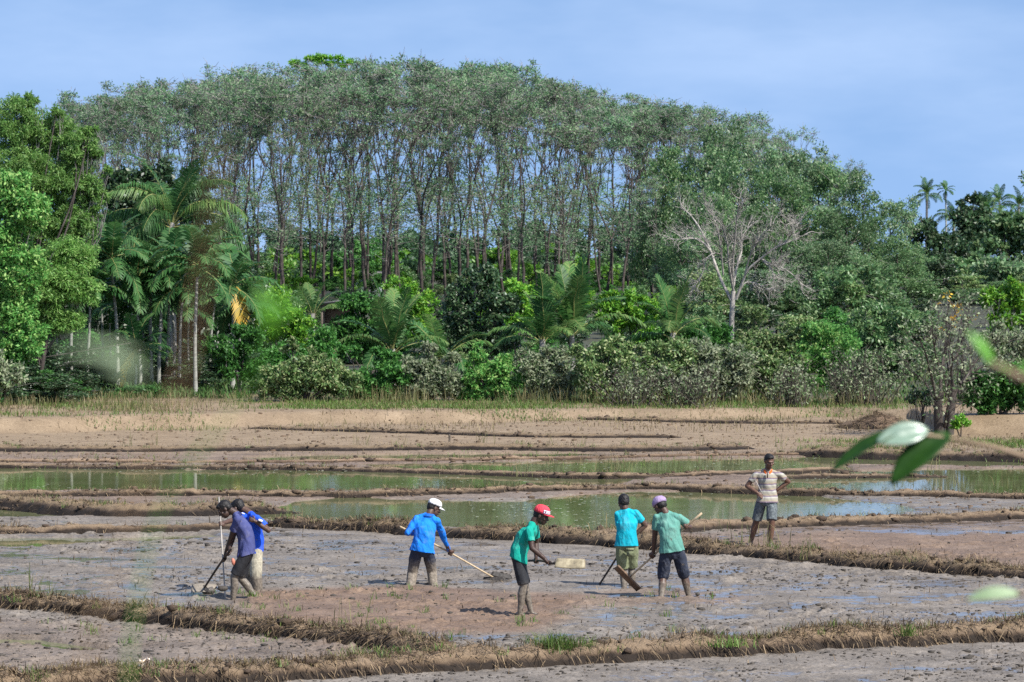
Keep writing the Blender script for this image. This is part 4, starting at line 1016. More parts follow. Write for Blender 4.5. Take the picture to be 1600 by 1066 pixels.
# white bare tree
def bare_tree(label, bpx, D, paths, bark, r0, twn, tl, td, leaf=None, spread=.6, up=.12, tr=.016, name='bare_tree'):
    X = (bpx - 800) * D / F; zg = tz(X, D) - .05; e = empty(name, (X, D, zg), label, 'tree'); s = D / F
    tb = MB(); lb = MB(); tips = []
    for rad, pts in paths:
        y = rng.normal() * .5; k = len(pts); dy = np.linspace(0, 1, k) * rng.normal() * 1.2
        P = A([[(px - bpx) * s, dy[i], H - (py - HY) * s - zg] for i, (px, py) in enumerate(pts)])
        if rad > r0 * .8: P[:, 1] = 0; P[0, 2] = 0
        rr = np.linspace(rad, rad * .3 if rad < r0 * .8 else rad * .75, k) * (.78 if rad < r0 * .8 else 1)
        # smooth the limb
        tt = np.linspace(0, k - 1, k * 3); Q = np.stack([np.interp(tt, np.arange(k), P[:, c]) for c in range(3)], 1)
        Q[1:-1] = (Q[:-2] + Q[1:-1] * 2 + Q[2:]) / 4; rq = np.interp(tt, np.arange(k), rr)
        tb.tube(Q, rq, 7, cap=False)
        if rad <= r0 * .8:
            for j in range(twn):
                i = rng.integers(len(Q) // 4, len(Q)); d = unit(Q[min(i + 1, len(Q) - 1)] - Q[max(i - 1, 0)]) + rng.normal(size=3) * spread + A([0, 0, up])
                twig_fan(lb, Q[i], d, tl * rng.uniform(.5, 1.2), tr, td, 4, .5, (2, 4), 0, tips, up)
    tb.build('trunk', M[bark], e, True); lb.build('branches', M[bark], e)
    if leaf:
        fb = MB(); tp = A(tips); tp = tp[rng.random(len(tp)) < leaf[1]]
        add_leaves(fb, tp + rng.normal(size=tp.shape) * .08, .13, .07, .4, .2); fb.build('foliage', M[leaf[0]], e)
    return e
bare_tree('bare white tree with a pale trunk and spreading leafless branches', 1143, 150, [
    (.125, [(1143, 600), (1142, 560), (1143, 520), (1144, 485), (1146, 455)]),
    (.085, [(1143, 470), (1128, 440), (1118, 410), (1110, 385), (1096, 355), (1082, 335), (1068, 322)]),
    (.05, [(1112, 395), (1098, 378), (1082, 372), (1062, 374), (1045, 374)]),
    (.04, [(1118, 395), (1104, 402), (1100, 420), (1094, 436), (1086, 446)]),
    (.07, [(1146, 455), (1138, 420), (1134, 380), (1126, 355), (1112, 340)]),
    (.07, [(1145, 450), (1143, 410), (1146, 370), (1147, 340), (1150, 312)]),
    (.07, [(1146, 448), (1152, 415), (1160, 395), (1160, 370), (1175, 352)]),
    (.08, [(1150, 468), (1160, 440), (1168, 420), (1190, 402), (1212, 385), (1235, 377), (1265, 362)]),
    (.045, [(1188, 404), (1205, 414), (1225, 420), (1240, 432), (1252, 448)]),
    (.04, [(1192, 408), (1203, 420), (1208, 436)]),
    (.04, [(1152, 462), (1164, 440), (1180, 442), (1196, 450), (1206, 456)]),
    (.05, [(1164, 428), (1172, 395), (1186, 370), (1205, 350)]),
    (.05, [(1130, 430), (1126, 390), (1118, 352), (1105, 325)]),
    (.04, [(1225, 380), (1238, 362), (1240, 350)])], 'dead_bark', .125, 22, .46, 3, None, .6, .25, .015)
bare_tree('twiggy half bare tree with a dark clustered trunk at the right edge of the fields', 1468, 111.6, [
    (.15, [(1468, 668), (1466, 650), (1466, 632), (1470, 612)]), (.13, [(1484, 670), (1486, 645), (1488, 622), (1492, 605)]), (.06, [(1476, 668), (1477, 640), (1478, 615)]),
    (.07, [(1466, 632), (1458, 605), (1450, 575), (1442, 550), (1432, 530)]), (.05, [(1466, 640), (1452, 605), (1440, 590), (1420, 575)]), (.07, [(1470, 612), (1472, 585), (1478, 558), (1488, 530), (1492, 510)]),
    (.05, [(1478, 620), (1480, 590), (1482, 560), (1470, 530)]), (.07, [(1488, 622), (1500, 600), (1518, 585), (1535, 575), (1560, 572)]), (.05, [(1490, 615), (1505, 598), (1512, 570), (1510, 540), (1518, 505)]),
    (.05, [(1500, 600), (1520, 595), (1545, 590), (1572, 600)]), (.04, [(1472, 590), (1460, 560), (1452, 530), (1448, 505)]), (.04, [(1482, 575), (1500, 550), (1512, 520), (1525, 495)]), (.04, [(1505, 598), (1530, 560), (1550, 540)])],
    'bark', .15, 12, .5, 3, ('grey_leaf', .5), .7, .15, .013, 'twiggy_tree')
plant('small_shrub', 'small dark shrub left of the twiggy half bare tree', B_, 1440, 113.5, [(1440, 622, 20, 16), (1430, 612, 12, 10), (1452, 616, 12, 12)], 'dark_leaf', 900, .12, .05, .02, .4, .5, .2, 20, 'dark_bark', stems=4)
plant('small_shrub', 'tiny bright green plant at the foot of the twiggy half bare tree', B_, 1502, 110, [(1502, 660, 14, 12), (1494, 666, 8, 8)], 'lime_leaf', 800, .10, .05, .012, .4, .5, .2, 6, stems=3)
plant('leafy_bush', 'dark glossy bush on the red bank at the right edge', B_, 1555, 113, [(1530, 610, 34, 30), (1570, 600, 34, 34), (1605, 605, 34, 40), (1550, 630, 40, 18)], 'green_leaf', 9500, .14, .07, .05, .28, .5, .3, 10, stems=2)
plant('leafy_bush', 'speckled grey green bush between the glossy bush and the lime tree', B_, 1580, 121, [(1560, 535, 34, 30), (1600, 550, 34, 40), (1575, 575, 30, 24)], 'grey_leaf', 8000, .13, .06, .05, .28, .5, .3, 14)
plant('lime_tree', 'lime green leafy tree at the right edge of the view', T_, 1575, 128, [(1555, 470, 26, 22), (1585, 455, 26, 20), (1595, 490, 34, 34), (1560, 510, 26, 22), (1610, 540, 30, 30)], 'lime_leaf', 9500, .15, .075, .07, .28, .5, .3, 6)
plant('yellow_leaved_shrub', 'shrub with orange yellow leaves behind the twiggy half bare tree', B_, 1495, 124, [(1485, 470, 20, 18), (1505, 490, 26, 24), (1480, 505, 18, 18)], 'yellow_leaf', 70, .14, .07, .04, .35, .5, .3, 30, 'bark', stems=2)
# far right trees
FR = [('far round dark tree under the palms, left of the others', 1460, 360, [(1450, 372, 34, 34), (1485, 400, 40, 40), (1455, 430, 40, 36)]), ('far dense dark crown between the far palms', 1518, 372, [(1520, 312, 16, 10), (1515, 340, 30, 26), (1530, 375, 40, 30)]),
      ('far broad green tree at the right edge below the palms', 1580, 350, [(1570, 345, 36, 22), (1600, 355, 40, 30), (1565, 385, 46, 30), (1610, 400, 40, 36)]), ('far tree above the twiggy half bare tree', 1500, 330, [(1480, 430, 44, 34), (1525, 425, 44, 34), (1500, 465, 50, 36)]),
      ('far brownish tree above the lime tree', 1570, 320, [(1560, 430, 44, 34), (1600, 440, 44, 40), (1570, 470, 44, 34)])]
for i, (lab, px, D, lobes) in enumerate(FR):
    plant('far_tree', lab, T_, px, D, lobes, 'rubber_leaf_dry' if 'brown' in lab else ('dark_leaf' if 'dark' in lab else 'flank_leaf'), 7500, .46, .24, .2, .3, .5, .2, 30 if 'brown' in lab else 8)
# tall light green tree top above the plantation
plant('feathery_tree', 'flat topped light green tree rising above the plantation skyline', T_, 500, 345, [(460, 98, 12, 3.5), (482, 92, 14, 3.5), (506, 89, 15, 3.5), (528, 91, 14, 3.5), (548, 97, 10, 3.5), (472, 101, 13, 3.5), (516, 98, 14, 3.5), (495, 97, 11, 3.5), (538, 102, 10, 3.5)], 'lime_leaf', 3400, .30, .10, .05, .8, .9, .1, 8, fl=.5)

# ------------------------------------------------------------------ heap, stones and bits
X, Y = GP(1372, 671); X, Y = float(X), float(Y)
mb = MB(); k = 40; th = np.linspace(0, 2 * math.pi, k, endpoint=False); rings = 10; V = []
for i in range(rings):
    f = i / (rings - 1); rr = (1 - f ** 1.6) if i < rings - 1 else .02
    V.append(np.stack([np.cos(th) * 1.15 * rr * (1 + .1 * np.sin(th * 3)), np.sin(th) * .9 * rr, np.full(k, f * .42) * (1 + .2 * np.cos(th + .6))], 1))
V = np.vstack(V); V += .09 * (fbm(V[:, 0] * 4 + 9, V[:, 1] * 4 + V[:, 2] * 5, 3, 5)[:, None] - .5) * 2
i, j = np.meshgrid(np.arange(rings - 1), np.arange(k), indexing='ij'); j2 = (j + 1) % k
mb.add(V, np.stack([i * k + j, i * k + j2, (i + 1) * k + j2, (i + 1) * k + j], -1).reshape(-1, 4))
hp = mb.build('straw_heap', M['clod_dry'], None, True, (X, Y + .9, tz(X, Y)))
tag(hp, 'low heap of rotting brown straw in front of the twiggy half bare tree', 'straw heap')
hb = Blades(); a = rng.integers(0, len(V), 1500); hb.add(V[a] + rng.normal(size=(1500, 3)) * .02, rng.normal(size=(1500, 3)) * A([1, .6, .3]), rng.uniform(.15, .4, 1500), rng.uniform(.01, .02, 1500), rng.uniform(.2, 1, 1500))
hb.build('straw', M['straw'], hp)
M['stone'] = nmat('stone', (.42, .38, .32), (.62, .58, .5), 6, .8, .4)
def lump(name, label, cat, px, py, r, mat, z=.05):
    X, Y = GP(px, py); X, Y = float(X), float(Y); b = MB(); b.ell((0, 0, 0), r, 14, 9); v = b.V[0]
    b.V[0] = v * (1 + .35 * (vn3(v / max(r) * 1.4 + 7) - .5))[:, None]
    tag(b.build(name, mat, None, True, (X, Y, float(ground_z(X, Y)[0]) + z)), label, cat)
lump('stone', 'pale rounded stone at the foot of the front earth bank', 'stone', 1113, 1024, (.045, .04, .045), M['stone'], .02)
lump('clod', 'dark muddy clod on the bank below the thin pole', 'clod', 348, 944, (.08, .05, .045), M['clod'], .22)
lump('clod', 'round dark mud clod behind the heel of the man in the pale green shirt', 'clod', 1090, 932, (.035, .035, .03), M['clod'], .03)
M['post_wood'] = nmat('post_wood', (.05, .04, .03), (.14, .115, .09), 8, .85, .4, stretch=(3, 3, .5))
def stick(name, label, cat, p0, p1, r, mat, Y):
    a = P3(*p0, Y); b = P3(*p1, Y); g = MB(); t = np.linspace(0, 1, 6)[:, None]
    P = (b - a) * t; P = P + np.sin(t * math.pi) * A([.012, .01, 0]); g.tube(P, np.linspace(r, r * .8, 6) * rng.uniform(.9, 1.1, 6), 8)
    tag(g.build(name, mat, None, True, tuple(a)), label, cat)
stick('wooden_post', 'short dark wooden post in the far dry plot', 'post', (702, 692), (702, 679), .035, M['post_wood'], 107.5)
stick('wooden_post', 'slim dark post on the bank behind the man in the navy polo', 'post', (326.5, 828), (327, 806), .016, M['post_wood'], 73.6)
stick('dead_branch', 'pale dead branch slanting across the areca trunks', 'branch', (48, 562), (205, 536), .016, M['bark'], 131)
M['wrapper'] = nmat('wrapper', (.75, .45, .25), (.85, .78, .66), 14, .5, .5, c3=(.8, .3, .15))
X, Y = GP(225, 1050); mb = MB(); g = np.linspace(-1, 1, 7); gx, gy = np.meshgrid(g, g, indexing='ij'); zz_ = .03 * np.sin(gx * 4 + gy * 2) + .02 * np.cos(gy * 5)
i, j = np.meshgrid(np.arange(6), np.arange(6), indexing='ij')
mb.add(np.stack([gx * .065 + .015 * gy, zz_ - .03 * gy, .05 + gy * .055 + .02 * np.sin(gx * 3)], -1).reshape(-1, 3), np.stack([i * 7 + j, (i + 1) * 7 + j, (i + 1) * 7 + j + 1, i * 7 + j + 1], -1).reshape(-1, 4))
tag(mb.build('wrapper', M['wrapper'], None, True, (float(X), float(Y), .06)), 'crumpled orange and white wrapper lying in the grass', 'litter')

# ------------------------------------------------------------------ house and shed behind the trees
M['house_wall'] = nmat('house_wall', (.30, .33, .36), (.40, .43, .46), 2, .8, .1)
M['roof_grey'] = nmat('roof_grey', (.09, .085, .08), (.17, .165, .16), 3, .7, .3, stretch=(12, 1, 1))
M['window_dark'] = nmat('window_dark', (.02, .025, .03), (.04, .045, .05), 2, .25, 0)
M['wood_brown'] = nmat('wood_brown', (.10, .07, .045), (.2, .14, .09), 4, .8, .2)
D = 296; x0 = (544 - 800) * D / F; x1 = x0 + 2.7; zb = tz(x0, D) - .1
h = empty('house', ((x0 + x1) / 2, D, zb), 'small pale walled house half hidden behind the plantation trunks', 'house'); wz = H + (HY - 431) * D / F - zb; hw = (x1 - x0) / 2
b = MB(); b.box((0, 1.8, wz / 2), (hw, 1.8, wz / 2)); b.build('wall', M['house_wall'], h)
b = MB(); b.box((0, .75, wz + .16), A([[hw + .2, 0, 0], [0, 1.25, .16], [0, -.02, .04]])); b.box((0, 3.05, wz + .16), A([[hw + .2, 0, 0], [0, 1.25, -.16], [0, .02, .04]])); b.build('roof', M['roof_grey'], h)
for xx in ():
    w = MB()
    for c, a_ in (((xx - .42, -.03, wz * .55), (.05, .04, .55)), ((xx + .42, -.03, wz * .55), (.05, .04, .55)), ((xx, -.03, wz * .55 + .5), (.37, .04, .05)), ((xx, -.03, wz * .55 - .5), (.37, .04, .05))): w.box(c, a_)
    f = w.build('window', M['wood_brown'], h); g_ = MB(); g_.box((xx, -.012, wz * .55), (.37, .02, .45)); g_.build('pane', M['window_dark'], f)
D = 176; x0 = (503 - 800) * D / F; zb = tz(x0, D) - .1; zr = H + (HY - 470) * D / F - zb
h = empty('shed', (x0 + .7, D, zb), 'low open shed with a sloping grey sheet roof left of the rounded green tree', 'shed')
b = MB(); b.box((0, .9, zr - .12), A([[.95, 0, .13], [0, 1.2, -.1], [-.005, .004, .03]])); b.build('roof', M['roof_grey'], h)
for xx in (-.7, .7):
    for yy in (0, 1.8):
        b = MB(); b.box((xx, yy, (zr - .15) / 2), (.05, .05, (zr - .15) / 2)); b.build('post', M['post_wood'], h)
b = MB(); b.box((0, 1.9, (zr - .3) / 2), (.65, .03, (zr - .5) / 2)); b.build('wall', M['wood_brown'], h)
# ------------------------------------------------------------------ people
def cloth(name, c, scale=5, var=.16, rough=.9, extra=None, wr=.6):
    """worn cotton: faded patches and splashes of dried mud"""
    c = A(c); fade = c * .8 + .2 * A([.34, .32, .29]); m, nt, out = base_mat(name); L = nt.links.new
    tc = N(nt, 'ShaderNodeTexCoord'); n1 = N(nt, 'ShaderNodeTexNoise', i_Scale=scale, i_Detail=6, i_Roughness=.65); L(tc.outputs['Object'], n1.inputs['Vector'])
    r1 = ramp(nt, [(.30, tuple(c * (1 - var))), (.52, tuple(c)), (.74, tuple(fade))]); L(n1.outputs['Fac'], r1.inputs['Fac'])
    n2 = N(nt, 'ShaderNodeTexNoise', i_Scale=17, i_Detail=5, i_Roughness=.6); L(tc.outputs['Object'], n2.inputs['Vector'])
    r2 = ramp(nt, [(.64, (0, 0, 0)), (.72, (.75, .75, .75))]); L(n2.outputs['Fac'], r2.inputs['Fac'])
    mx = N(nt, 'ShaderNodeMix', data_type='RGBA'); L(r2.outputs['Color'], mx.inputs['Factor']); L(r1.outputs['Color'], mx.inputs['A']); mx.inputs['B'].default_value = (.13, .108, .085, 1)
    b = N(nt, 'ShaderNodeBsdfPrincipled'); b.inputs['Roughness'].default_value = rough; b.inputs['Specular IOR Level'].default_value = .2; L(mx.outputs['Result'], b.inputs['Base Color'])
    mp = N(nt, 'ShaderNodeMapping'); mp.inputs['Scale'].default_value = (1, 1, .45); mp.inputs['Rotation'].default_value = (.3, .5, 0); L(tc.outputs['Object'], mp.inputs['Vector'])
    n3 = N(nt, 'ShaderNodeTexNoise', i_Scale=17, i_Detail=3); L(mp.outputs[0], n3.inputs['Vector'])
    bp = N(nt, 'ShaderNodeBump', i_Strength=wr, i_Distance=.05); L(n3.outputs['Fac'], bp.inputs['Height']); L(bp.outputs[0], b.inputs['Normal'])
    L(b.outputs[0], out.inputs['Surface']); return m

def mudded(name, c, mudz, band=.09, mud=((.10, .083, .064), (.19, .16, .125)), rough=.75, var=.2):
    """cloth or skin with dried paddy mud splashed up to a ragged line (height above the feet)"""
    m, nt, out = base_mat(name); L = nt.links.new
    tc = N(nt, 'ShaderNodeTexCoord'); sp = N(nt, 'ShaderNodeSeparateXYZ'); L(tc.outputs['Object'], sp.inputs[0])
    n = N(nt, 'ShaderNodeTexNoise', i_Scale=14, i_Detail=6, i_Roughness=.7); L(tc.outputs['Object'], n.inputs['Vector'])
    n2 = N(nt, 'ShaderNodeTexNoise', i_Scale=30, i_Detail=4); L(tc.outputs['Object'], n2.inputs['Vector'])
    a = N(nt, 'ShaderNodeMath', operation='MULTIPLY_ADD'); L(n.outputs['Fac'], a.inputs[0]); a.inputs[1].default_value = .3; a.inputs[2].default_value = -.15
    s = N(nt, 'ShaderNodeMath', operation='ADD'); L(sp.outputs['Z'], s.inputs[0]); L(a.outputs[0], s.inputs[1])
    mr = N(nt, 'ShaderNodeMapRange'); L(s.outputs[0], mr.inputs['Value']); mr.inputs['From Min'].default_value = mudz - band; mr.inputs['From Max'].default_value = mudz + band
    c = A(c); r1 = ramp(nt, [(.35, tuple(np.clip(c * (1 - var), 0, 1))), (.65, tuple(np.clip(c * (1 + var), 0, 1)))]); L(n2.outputs['Fac'], r1.inputs['Fac'])
    r2 = ramp(nt, [(.35, mud[0]), (.65, mud[1])]); L(n2.outputs['Fac'], r2.inputs['Fac'])
    mx = N(nt, 'ShaderNodeMix', data_type='RGBA'); L(mr.outputs[0], mx.inputs['Factor']); L(r2.outputs['Color'], mx.inputs['A']); L(r1.outputs['Color'], mx.inputs['B'])
    b = N(nt, 'ShaderNodeBsdfPrincipled'); b.inputs['Roughness'].default_value = rough; b.inputs['Specular IOR Level'].default_value = .35; L(mx.outputs['Result'], b.inputs['Base Color'])
    bp = N(nt, 'ShaderNodeBump', i_Strength=.3, i_Distance=.015); L(n2.outputs['Fac'], bp.inputs['Height']); L(bp.outputs[0], b.inputs['Normal'])
    L(b.outputs[0], out.inputs['Surface']); return m

M['hair'] = nmat('hair', (.006, .005, .005), (.016, .014, .013), 30, .55, .6, 60, .01)
M['eye'] = nmat('eye', (.10, .085, .08), (.2, .18, .17), 5, .3, 0)
M['hoe_wood_dark'] = nmat('hoe_wood_dark', (.03, .024, .02), (.09, .07, .055), 8, .7, .2, stretch=(4, 4, 1))
M['pole_wood'] = nmat('pole_wood', (.33, .24, .14), (.52, .41, .27), 8, .6, .2, stretch=(4, 4, 1))
M['board_wood'] = nmat('board_wood', (.09, .055, .035), (.22, .14, .085), 6, .7, .3, stretch=(1, 4, 4))
M['mud_wet'] = nmat('mud_wet', (.035, .029, .023), (.11, .092, .074), 9, .5, .7, 25, .03, spec=.5)
M['board_dark'] = nmat('board_dark', (.012, .010, .008), (.035, .029, .024), 9, .6, .5, 25, .02)
M['mud_pale'] = nmat('mud_pale', (.15, .128, .10), (.25, .215, .17), 9, .5, .5, 25, .03)
M['blade_bright'] = nmat('blade_bright', (.085, .07, .05), (.24, .20, .125), 9, .5, .3, 30, .004, (.36, .31, .20))
M['white_print'] = nmat('white_print', (.7, .7, .72), (.82, .82, .84), 5, .7, 0)
M['dark_print'] = nmat('dark_print', (.10, .015, .07), (.16, .03, .1), 9, .7, 0)

def ik(s, w, l1, l2, hint):
    s = A(s); w = A(w); d = np.linalg.norm(w - s); u = (w - s) / d
    if d >= (l1 + l2) * .995: return s + u * d * l1 / (l1 + l2)
    a = (l1 * l1 - l2 * l2 + d * d) / (2 * d); hh = math.sqrt(max(0, l1 * l1 - a * a))
    v = A(hint) - s; v = unit(v - u * (v @ u))
    return s + u * a + v * hh

def remesh(mb, name, vox, mat, parent, smooth=3, wrinkle=0., wscale=(9, 9, 5), seed=0):
    me = mb.mesh(name); o = bpy.data.objects.new(name, me); COL.objects.link(o)
    md = o.modifiers.new('r', 'REMESH'); md.mode = 'VOXEL'; md.voxel_size = vox
    if smooth: sm = o.modifiers.new('s', 'SMOOTH'); sm.factor = .5; sm.iterations = smooth
    dg = bpy.context.evaluated_depsgraph_get(); dg.update()
    m2 = bpy.data.meshes.new_from_object(o.evaluated_get(dg)); o.modifiers.clear(); o.data = m2; bpy.data.meshes.remove(me); m2.name = name
    if wrinkle:
        n = len(m2.vertices); V = np.empty(n * 3, np.float32); m2.vertices.foreach_get('co', V); V = V.reshape(-1, 3).astype(float)
        Nn = np.empty(n * 3, np.float32); m2.vertices.foreach_get('normal', Nn); Nn = Nn.reshape(-1, 3)
        q = V @ A([[.8, -.5, .2], [.3, .9, .1], [.45, .1, .8]])
        w = vn3(q * A(wscale) + seed * 3.7) + .5 * vn3(q * A(wscale) * 2.3 + 11 + seed)
        w = np.abs(w / 1.5 - .5) * 2
        V = V + Nn * ((w - .35) * wrinkle)[:, None]
        m2.vertices.foreach_set('co', V.astype(np.float32).ravel()); m2.update()
    m2.materials.clear(); m2.materials.append(mat)
    m2.polygons.foreach_set('use_smooth', np.ones(len(m2.polygons), bool))
    if parent is not None: o.parent = parent
    return o

def grip_hand(mb, wrist, g, t, hr, thumb=1):
    t = unit(t); w = g - wrist; w = unit(w - t * (w @ t)); n = unit(np.cross(t, w)) * thumb
    off = hr + .010
    pc = g - w * .034 + n * .018
    mb.chain([wrist, pc], [.026, .030], 8); mb.ell(pc, A([t * .042, w * .045, n * .016]), 12, 8)
    for i in range(4):
        q = g + t * (i - 1.5) * .020 + A([0, 0, 0]); ln = (.85, 1., .96, .78)[i]
        P = [q + n * (off + .004) - w * .012]
        for a in np.linspace(15, 15 + 215 * ln, 5): P.append(q + off * (n * math.cos(R(a)) + w * math.sin(R(a))))
        mb.chain(P, [.0098, .0096, .0092, .0088, .0084, .0078], 7)
    q = g - t * .030
    mb.chain([pc - t * .034 - w * .01, q - w * off * 1.1 + n * off * .3, q - n * off * .9 - w * .006, q - n * off + w * .016], [.012, .0115, .0105, .009], 7)

def free_hand(mb, wrist, d, n, curl=25):
    """relaxed hand: d along the palm, n palm normal"""
    d = unit(d); n = unit(n - d * (n @ d)); t = np.cross(d, n)
    pc = wrist + d * .05
    mb.chain([wrist, wrist + d * .03], [.025, .027], 8); mb.ell(pc, A([t * .040, d * .048, n * .015]), 12, 8)
    for i in range(4):
        q = pc + d * .038 + t * (i - 1.5) * .0205; L = (.062, .073, .068, .052)[i]; P = [q - d * .01]; a = R(6 * i)
        for j, f in enumerate((.42, .33, .25)):
            a += R(curl); q = q + (d * math.cos(a) + n * math.sin(a)) * L * f * 1.05; P.append(q)
        mb.chain(P, [.0098, .0094, .0088, .0078], 7)
    b = pc - t * .036 - d * .02
    mb.chain([b, b - t * .022 + d * .022 + n * .006, b - t * .030 + d * .048 + n * .014], [.0125, .011, .009], 7)

def head_axes(fwd, up=(0, 0, 1)):
    f = unit(fwd); r = unit(np.cross(f, A(up, float))); return r, f, np.cross(r, f)

def add_head(mb, c, ax):
    r, f, u = (q * 1.07 for q in ax)
    P = lambda a, b, c_: c + r * a + f * b + u * c_
    E = lambda p, a, b, c_, n=14, m=10: mb.ell(p, A([r * a, f * b, u * c_]), n, m)
    E(P(0, -.012, .028), .074, .096, .086, 18, 12); E(P(0, .028, -.045), .056, .066, .072, 16, 10)
    E(P(0, .052, -.092), .030, .032, .022); mb.chain([P(0, .086, .006), P(0, .108, -.028)], [.009, .014], 8)
    E(P(0, .102, -.032), .019, .012, .010); E(P(0, .082, .018), .050, .018, .010); E(P(0, .089, -.062), .026, .014, .007); E(P(0, .087, -.072), .023, .013, .007)
    for s in (-1, 1):
        E(P(s * .076, -.008, -.008), .010, .020, .032); E(P(s * .045, .062, -.022), .020, .020, .016)

def person(label, base, front, neck, head, hfwd, sh, hips, legs, arms, shirt, shirt_mat, lower, lower_mat, skin, sleeve=.62, hem=.10, knee_f=1.0, hat=None, bulge=.03, collar=None, hair=True, hseed=0, hup=(0, 0, 1), sh_w=1.0, foot_dirs=None):
    bx, by = base; Y0 = F * H / (by - HY); root = A([(bx - 800) * Y0 / F, Y0, 0.]); root[2] = float(terr(A([root[0]]), A([root[1]]))[0])
    e = empty('person', tuple(root), label, 'person', 'farm workers in the paddy')
    W = lambda q: P3(q[0], q[1], Y0 + (q[2] if len(q) > 2 else 0.)) - root
    nk = W(neck); hd = W(head); s_ = [W(q) for q in sh]; h_ = [W(q) for q in hips]
    hc = (h_[0] + h_[1]) / 2; sc = (s_[0] + s_[1]) / 2; upv = unit(sc - hc)
    def frame(v0):
        rv = v0 - upv * (v0 @ upv); return unit(rv)
    rs, rh = frame(s_[1] - s_[0]), frame(h_[1] - h_[0])
    fs = unit(np.cross(rs, upv)); fs *= np.sign(fs @ A(front, float)); fh = unit(np.cross(rh, upv)); fh *= np.sign(fh @ A(front, float))
    ctrl = (hc + sc) / 2 - (fs + fh) / 2 * bulge * 2
    def spine(t):
        if t < 0: return hc + (hc - ctrl) / np.linalg.norm(hc - ctrl) * (-t) * np.linalg.norm(sc - hc) * .6 + unit(A([0, 0, -1.])) * (-t) * np.linalg.norm(sc - hc) * .4
        return (1 - t) ** 2 * hc + 2 * t * (1 - t) * ctrl + t * t * sc
    hw = np.linalg.norm(s_[1] - s_[0]) / 2 * sh_w; pw = max(np.linalg.norm(h_[1] - h_[0]) / 2, .08)
    def sec(t, a, b):
        q = np.clip(t, 0, 1); r_ = unit(rh * (1 - q) + rs * q); f_ = unit(fh * (1 - q) + fs * q)
        return (spine(t) + f_ * .012, r_ * a, f_ * b)
    bm = MB()
    bm.loft([sec(-.12, .12, .09), sec(.05, .145, .10), sec(.4, .125, .09), sec(.7, .14, .10), sec(.9, hw * .7, .075), (sc * .6 + nk * .4, rs * .055, fs * .05)], 20)
    bm.chain([sc * .5 + nk * .5, nk, nk * .35 + hd * .65 - unit(hfwd) * .02], [.062, .056, .056], 12)
    ax = head_axes(hfwd, hup); add_head(bm, hd, ax)
    el = []; wr = []
    for k, a in enumerate(arms):
        hint = W(a['el']); s0 = s_[k]
        if 'grip' in a:
            T0, T1, t, hr = a['grip']; T0 = A(T0) - root; T1 = A(T1) - root; g = T0 + (T1 - T0) * t
            w = g + unit(ik(s0, g, .285, .31, hint) - g) * .07
        else:
            g = W(a['hand']); w = g + unit(ik(s0, g, .285, .30, hint) - g) * .05
        q = ik(s0, w, .285, .25, hint); el.append(q); wr.append(w)
        bm.chain([s0 + (q - s0) * .06, s0 * .45 + q * .55, q], [.043, .049, .042], 10); bm.chain([q, q * .6 + w * .4, w], [.041, .041, .029], 10)
        if 'grip' in a: grip_hand(bm, w, g, T1 - T0, hr, a.get('th', 1))
        else: free_hand(bm, w, A(a['dir'], float), A(a['nor'], float), a.get('curl', 25))
    kn = []; an = []
    for k, l in enumerate(legs):
        h0 = h_[k]; a_ = W(l['an']); a_[2] = max(a_[2], .035) - l.get('sink', 0); q = ik(h0, a_, .42, .41, W(l['kn'])); kn.append(q); an.append(a_)
        bm.chain([h0, h0 * .5 + q * .5, q], [.086, .078, .060], 12)
        cb = unit(A(front, float)) * -.012
        bm.chain([q, q * .68 + a_ * .32 + cb, q * .3 + a_ * .7, a_], [.058, .062, .046, .037], 12)
        fd = unit(A(l.get('ft', front), float) * A([1, 1, 0]) + A([0, 0, -.12]))
        ft = a_ + A([0, 0, -.02]); bm.chain([ft - fd * .035, ft + fd * .06 - A([0, 0, .012]), ft + fd * .135 - A([0, 0, .022])], [.033, .032, .022], 10)
        sd = unit(np.cross(fd, A([0, 0, 1.])))
        for i in range(5):
            p = ft + fd * .135 + sd * (i - 2) * .013 - A([0, 0, .026]); bm.chain([p, p + fd * (.035 - abs(i - 1) * .004)], [.010, .008], 6)
    remesh(bm, 'body', .0068, skin, e, 2)
    # shirt
    sm = MB(); loose = shirt.get('loose', 1.)
    n0 = -hem / np.linalg.norm(sc - hc)
    sm.loft([sec(n0, (pw + .112) * loose, .150 * loose), sec(n0 * .5, (pw + .108) * loose, .146 * loose), sec(.1, (pw + .095) * loose, .138 * loose), sec(.4, .160 * loose, .128 * loose), sec(.68, .174, .132), sec(.86, hw * .98, .110), sec(.96, hw * .80, .088), (sc * .5 + nk * .5, rs * .074, fs * .070), (sc * .3 + nk * .7, rs * .062, fs * .062)], 28)
    for k in (0, 1): sm.chain([sc * .42 + nk * .58, s_[k] * .92 + sc * .08 - upv * .012], [.058, .054], 12)
    for k in (0, 1):
        s0 = s_[k]; q = el[k]; w = wr[k]
        if sleeve <= 1.:
            p = s0 + (q - s0) * sleeve; sm.tube([s0 + (s0 - q) * .06, s0, p * .5 + s0 * .5, p], [.040, .058, .064, .068 * loose], 14)
            sm.ell(s0 - upv * .008, [.056] * 3, 12, 8)
        else:
            p = q + (w - q) * .97; sm.chain([s0 - upv * .008, s0 * .5 + q * .5, q], [.060, .060, .054], 12); sm.tube([q, q * .5 + p * .5, p], [.054, .047, .038], 12)
    so = remesh(sm, shirt['name'], .0085, shirt_mat, e, 3, shirt.get('wr', .022), (8, 8, 4), hseed)
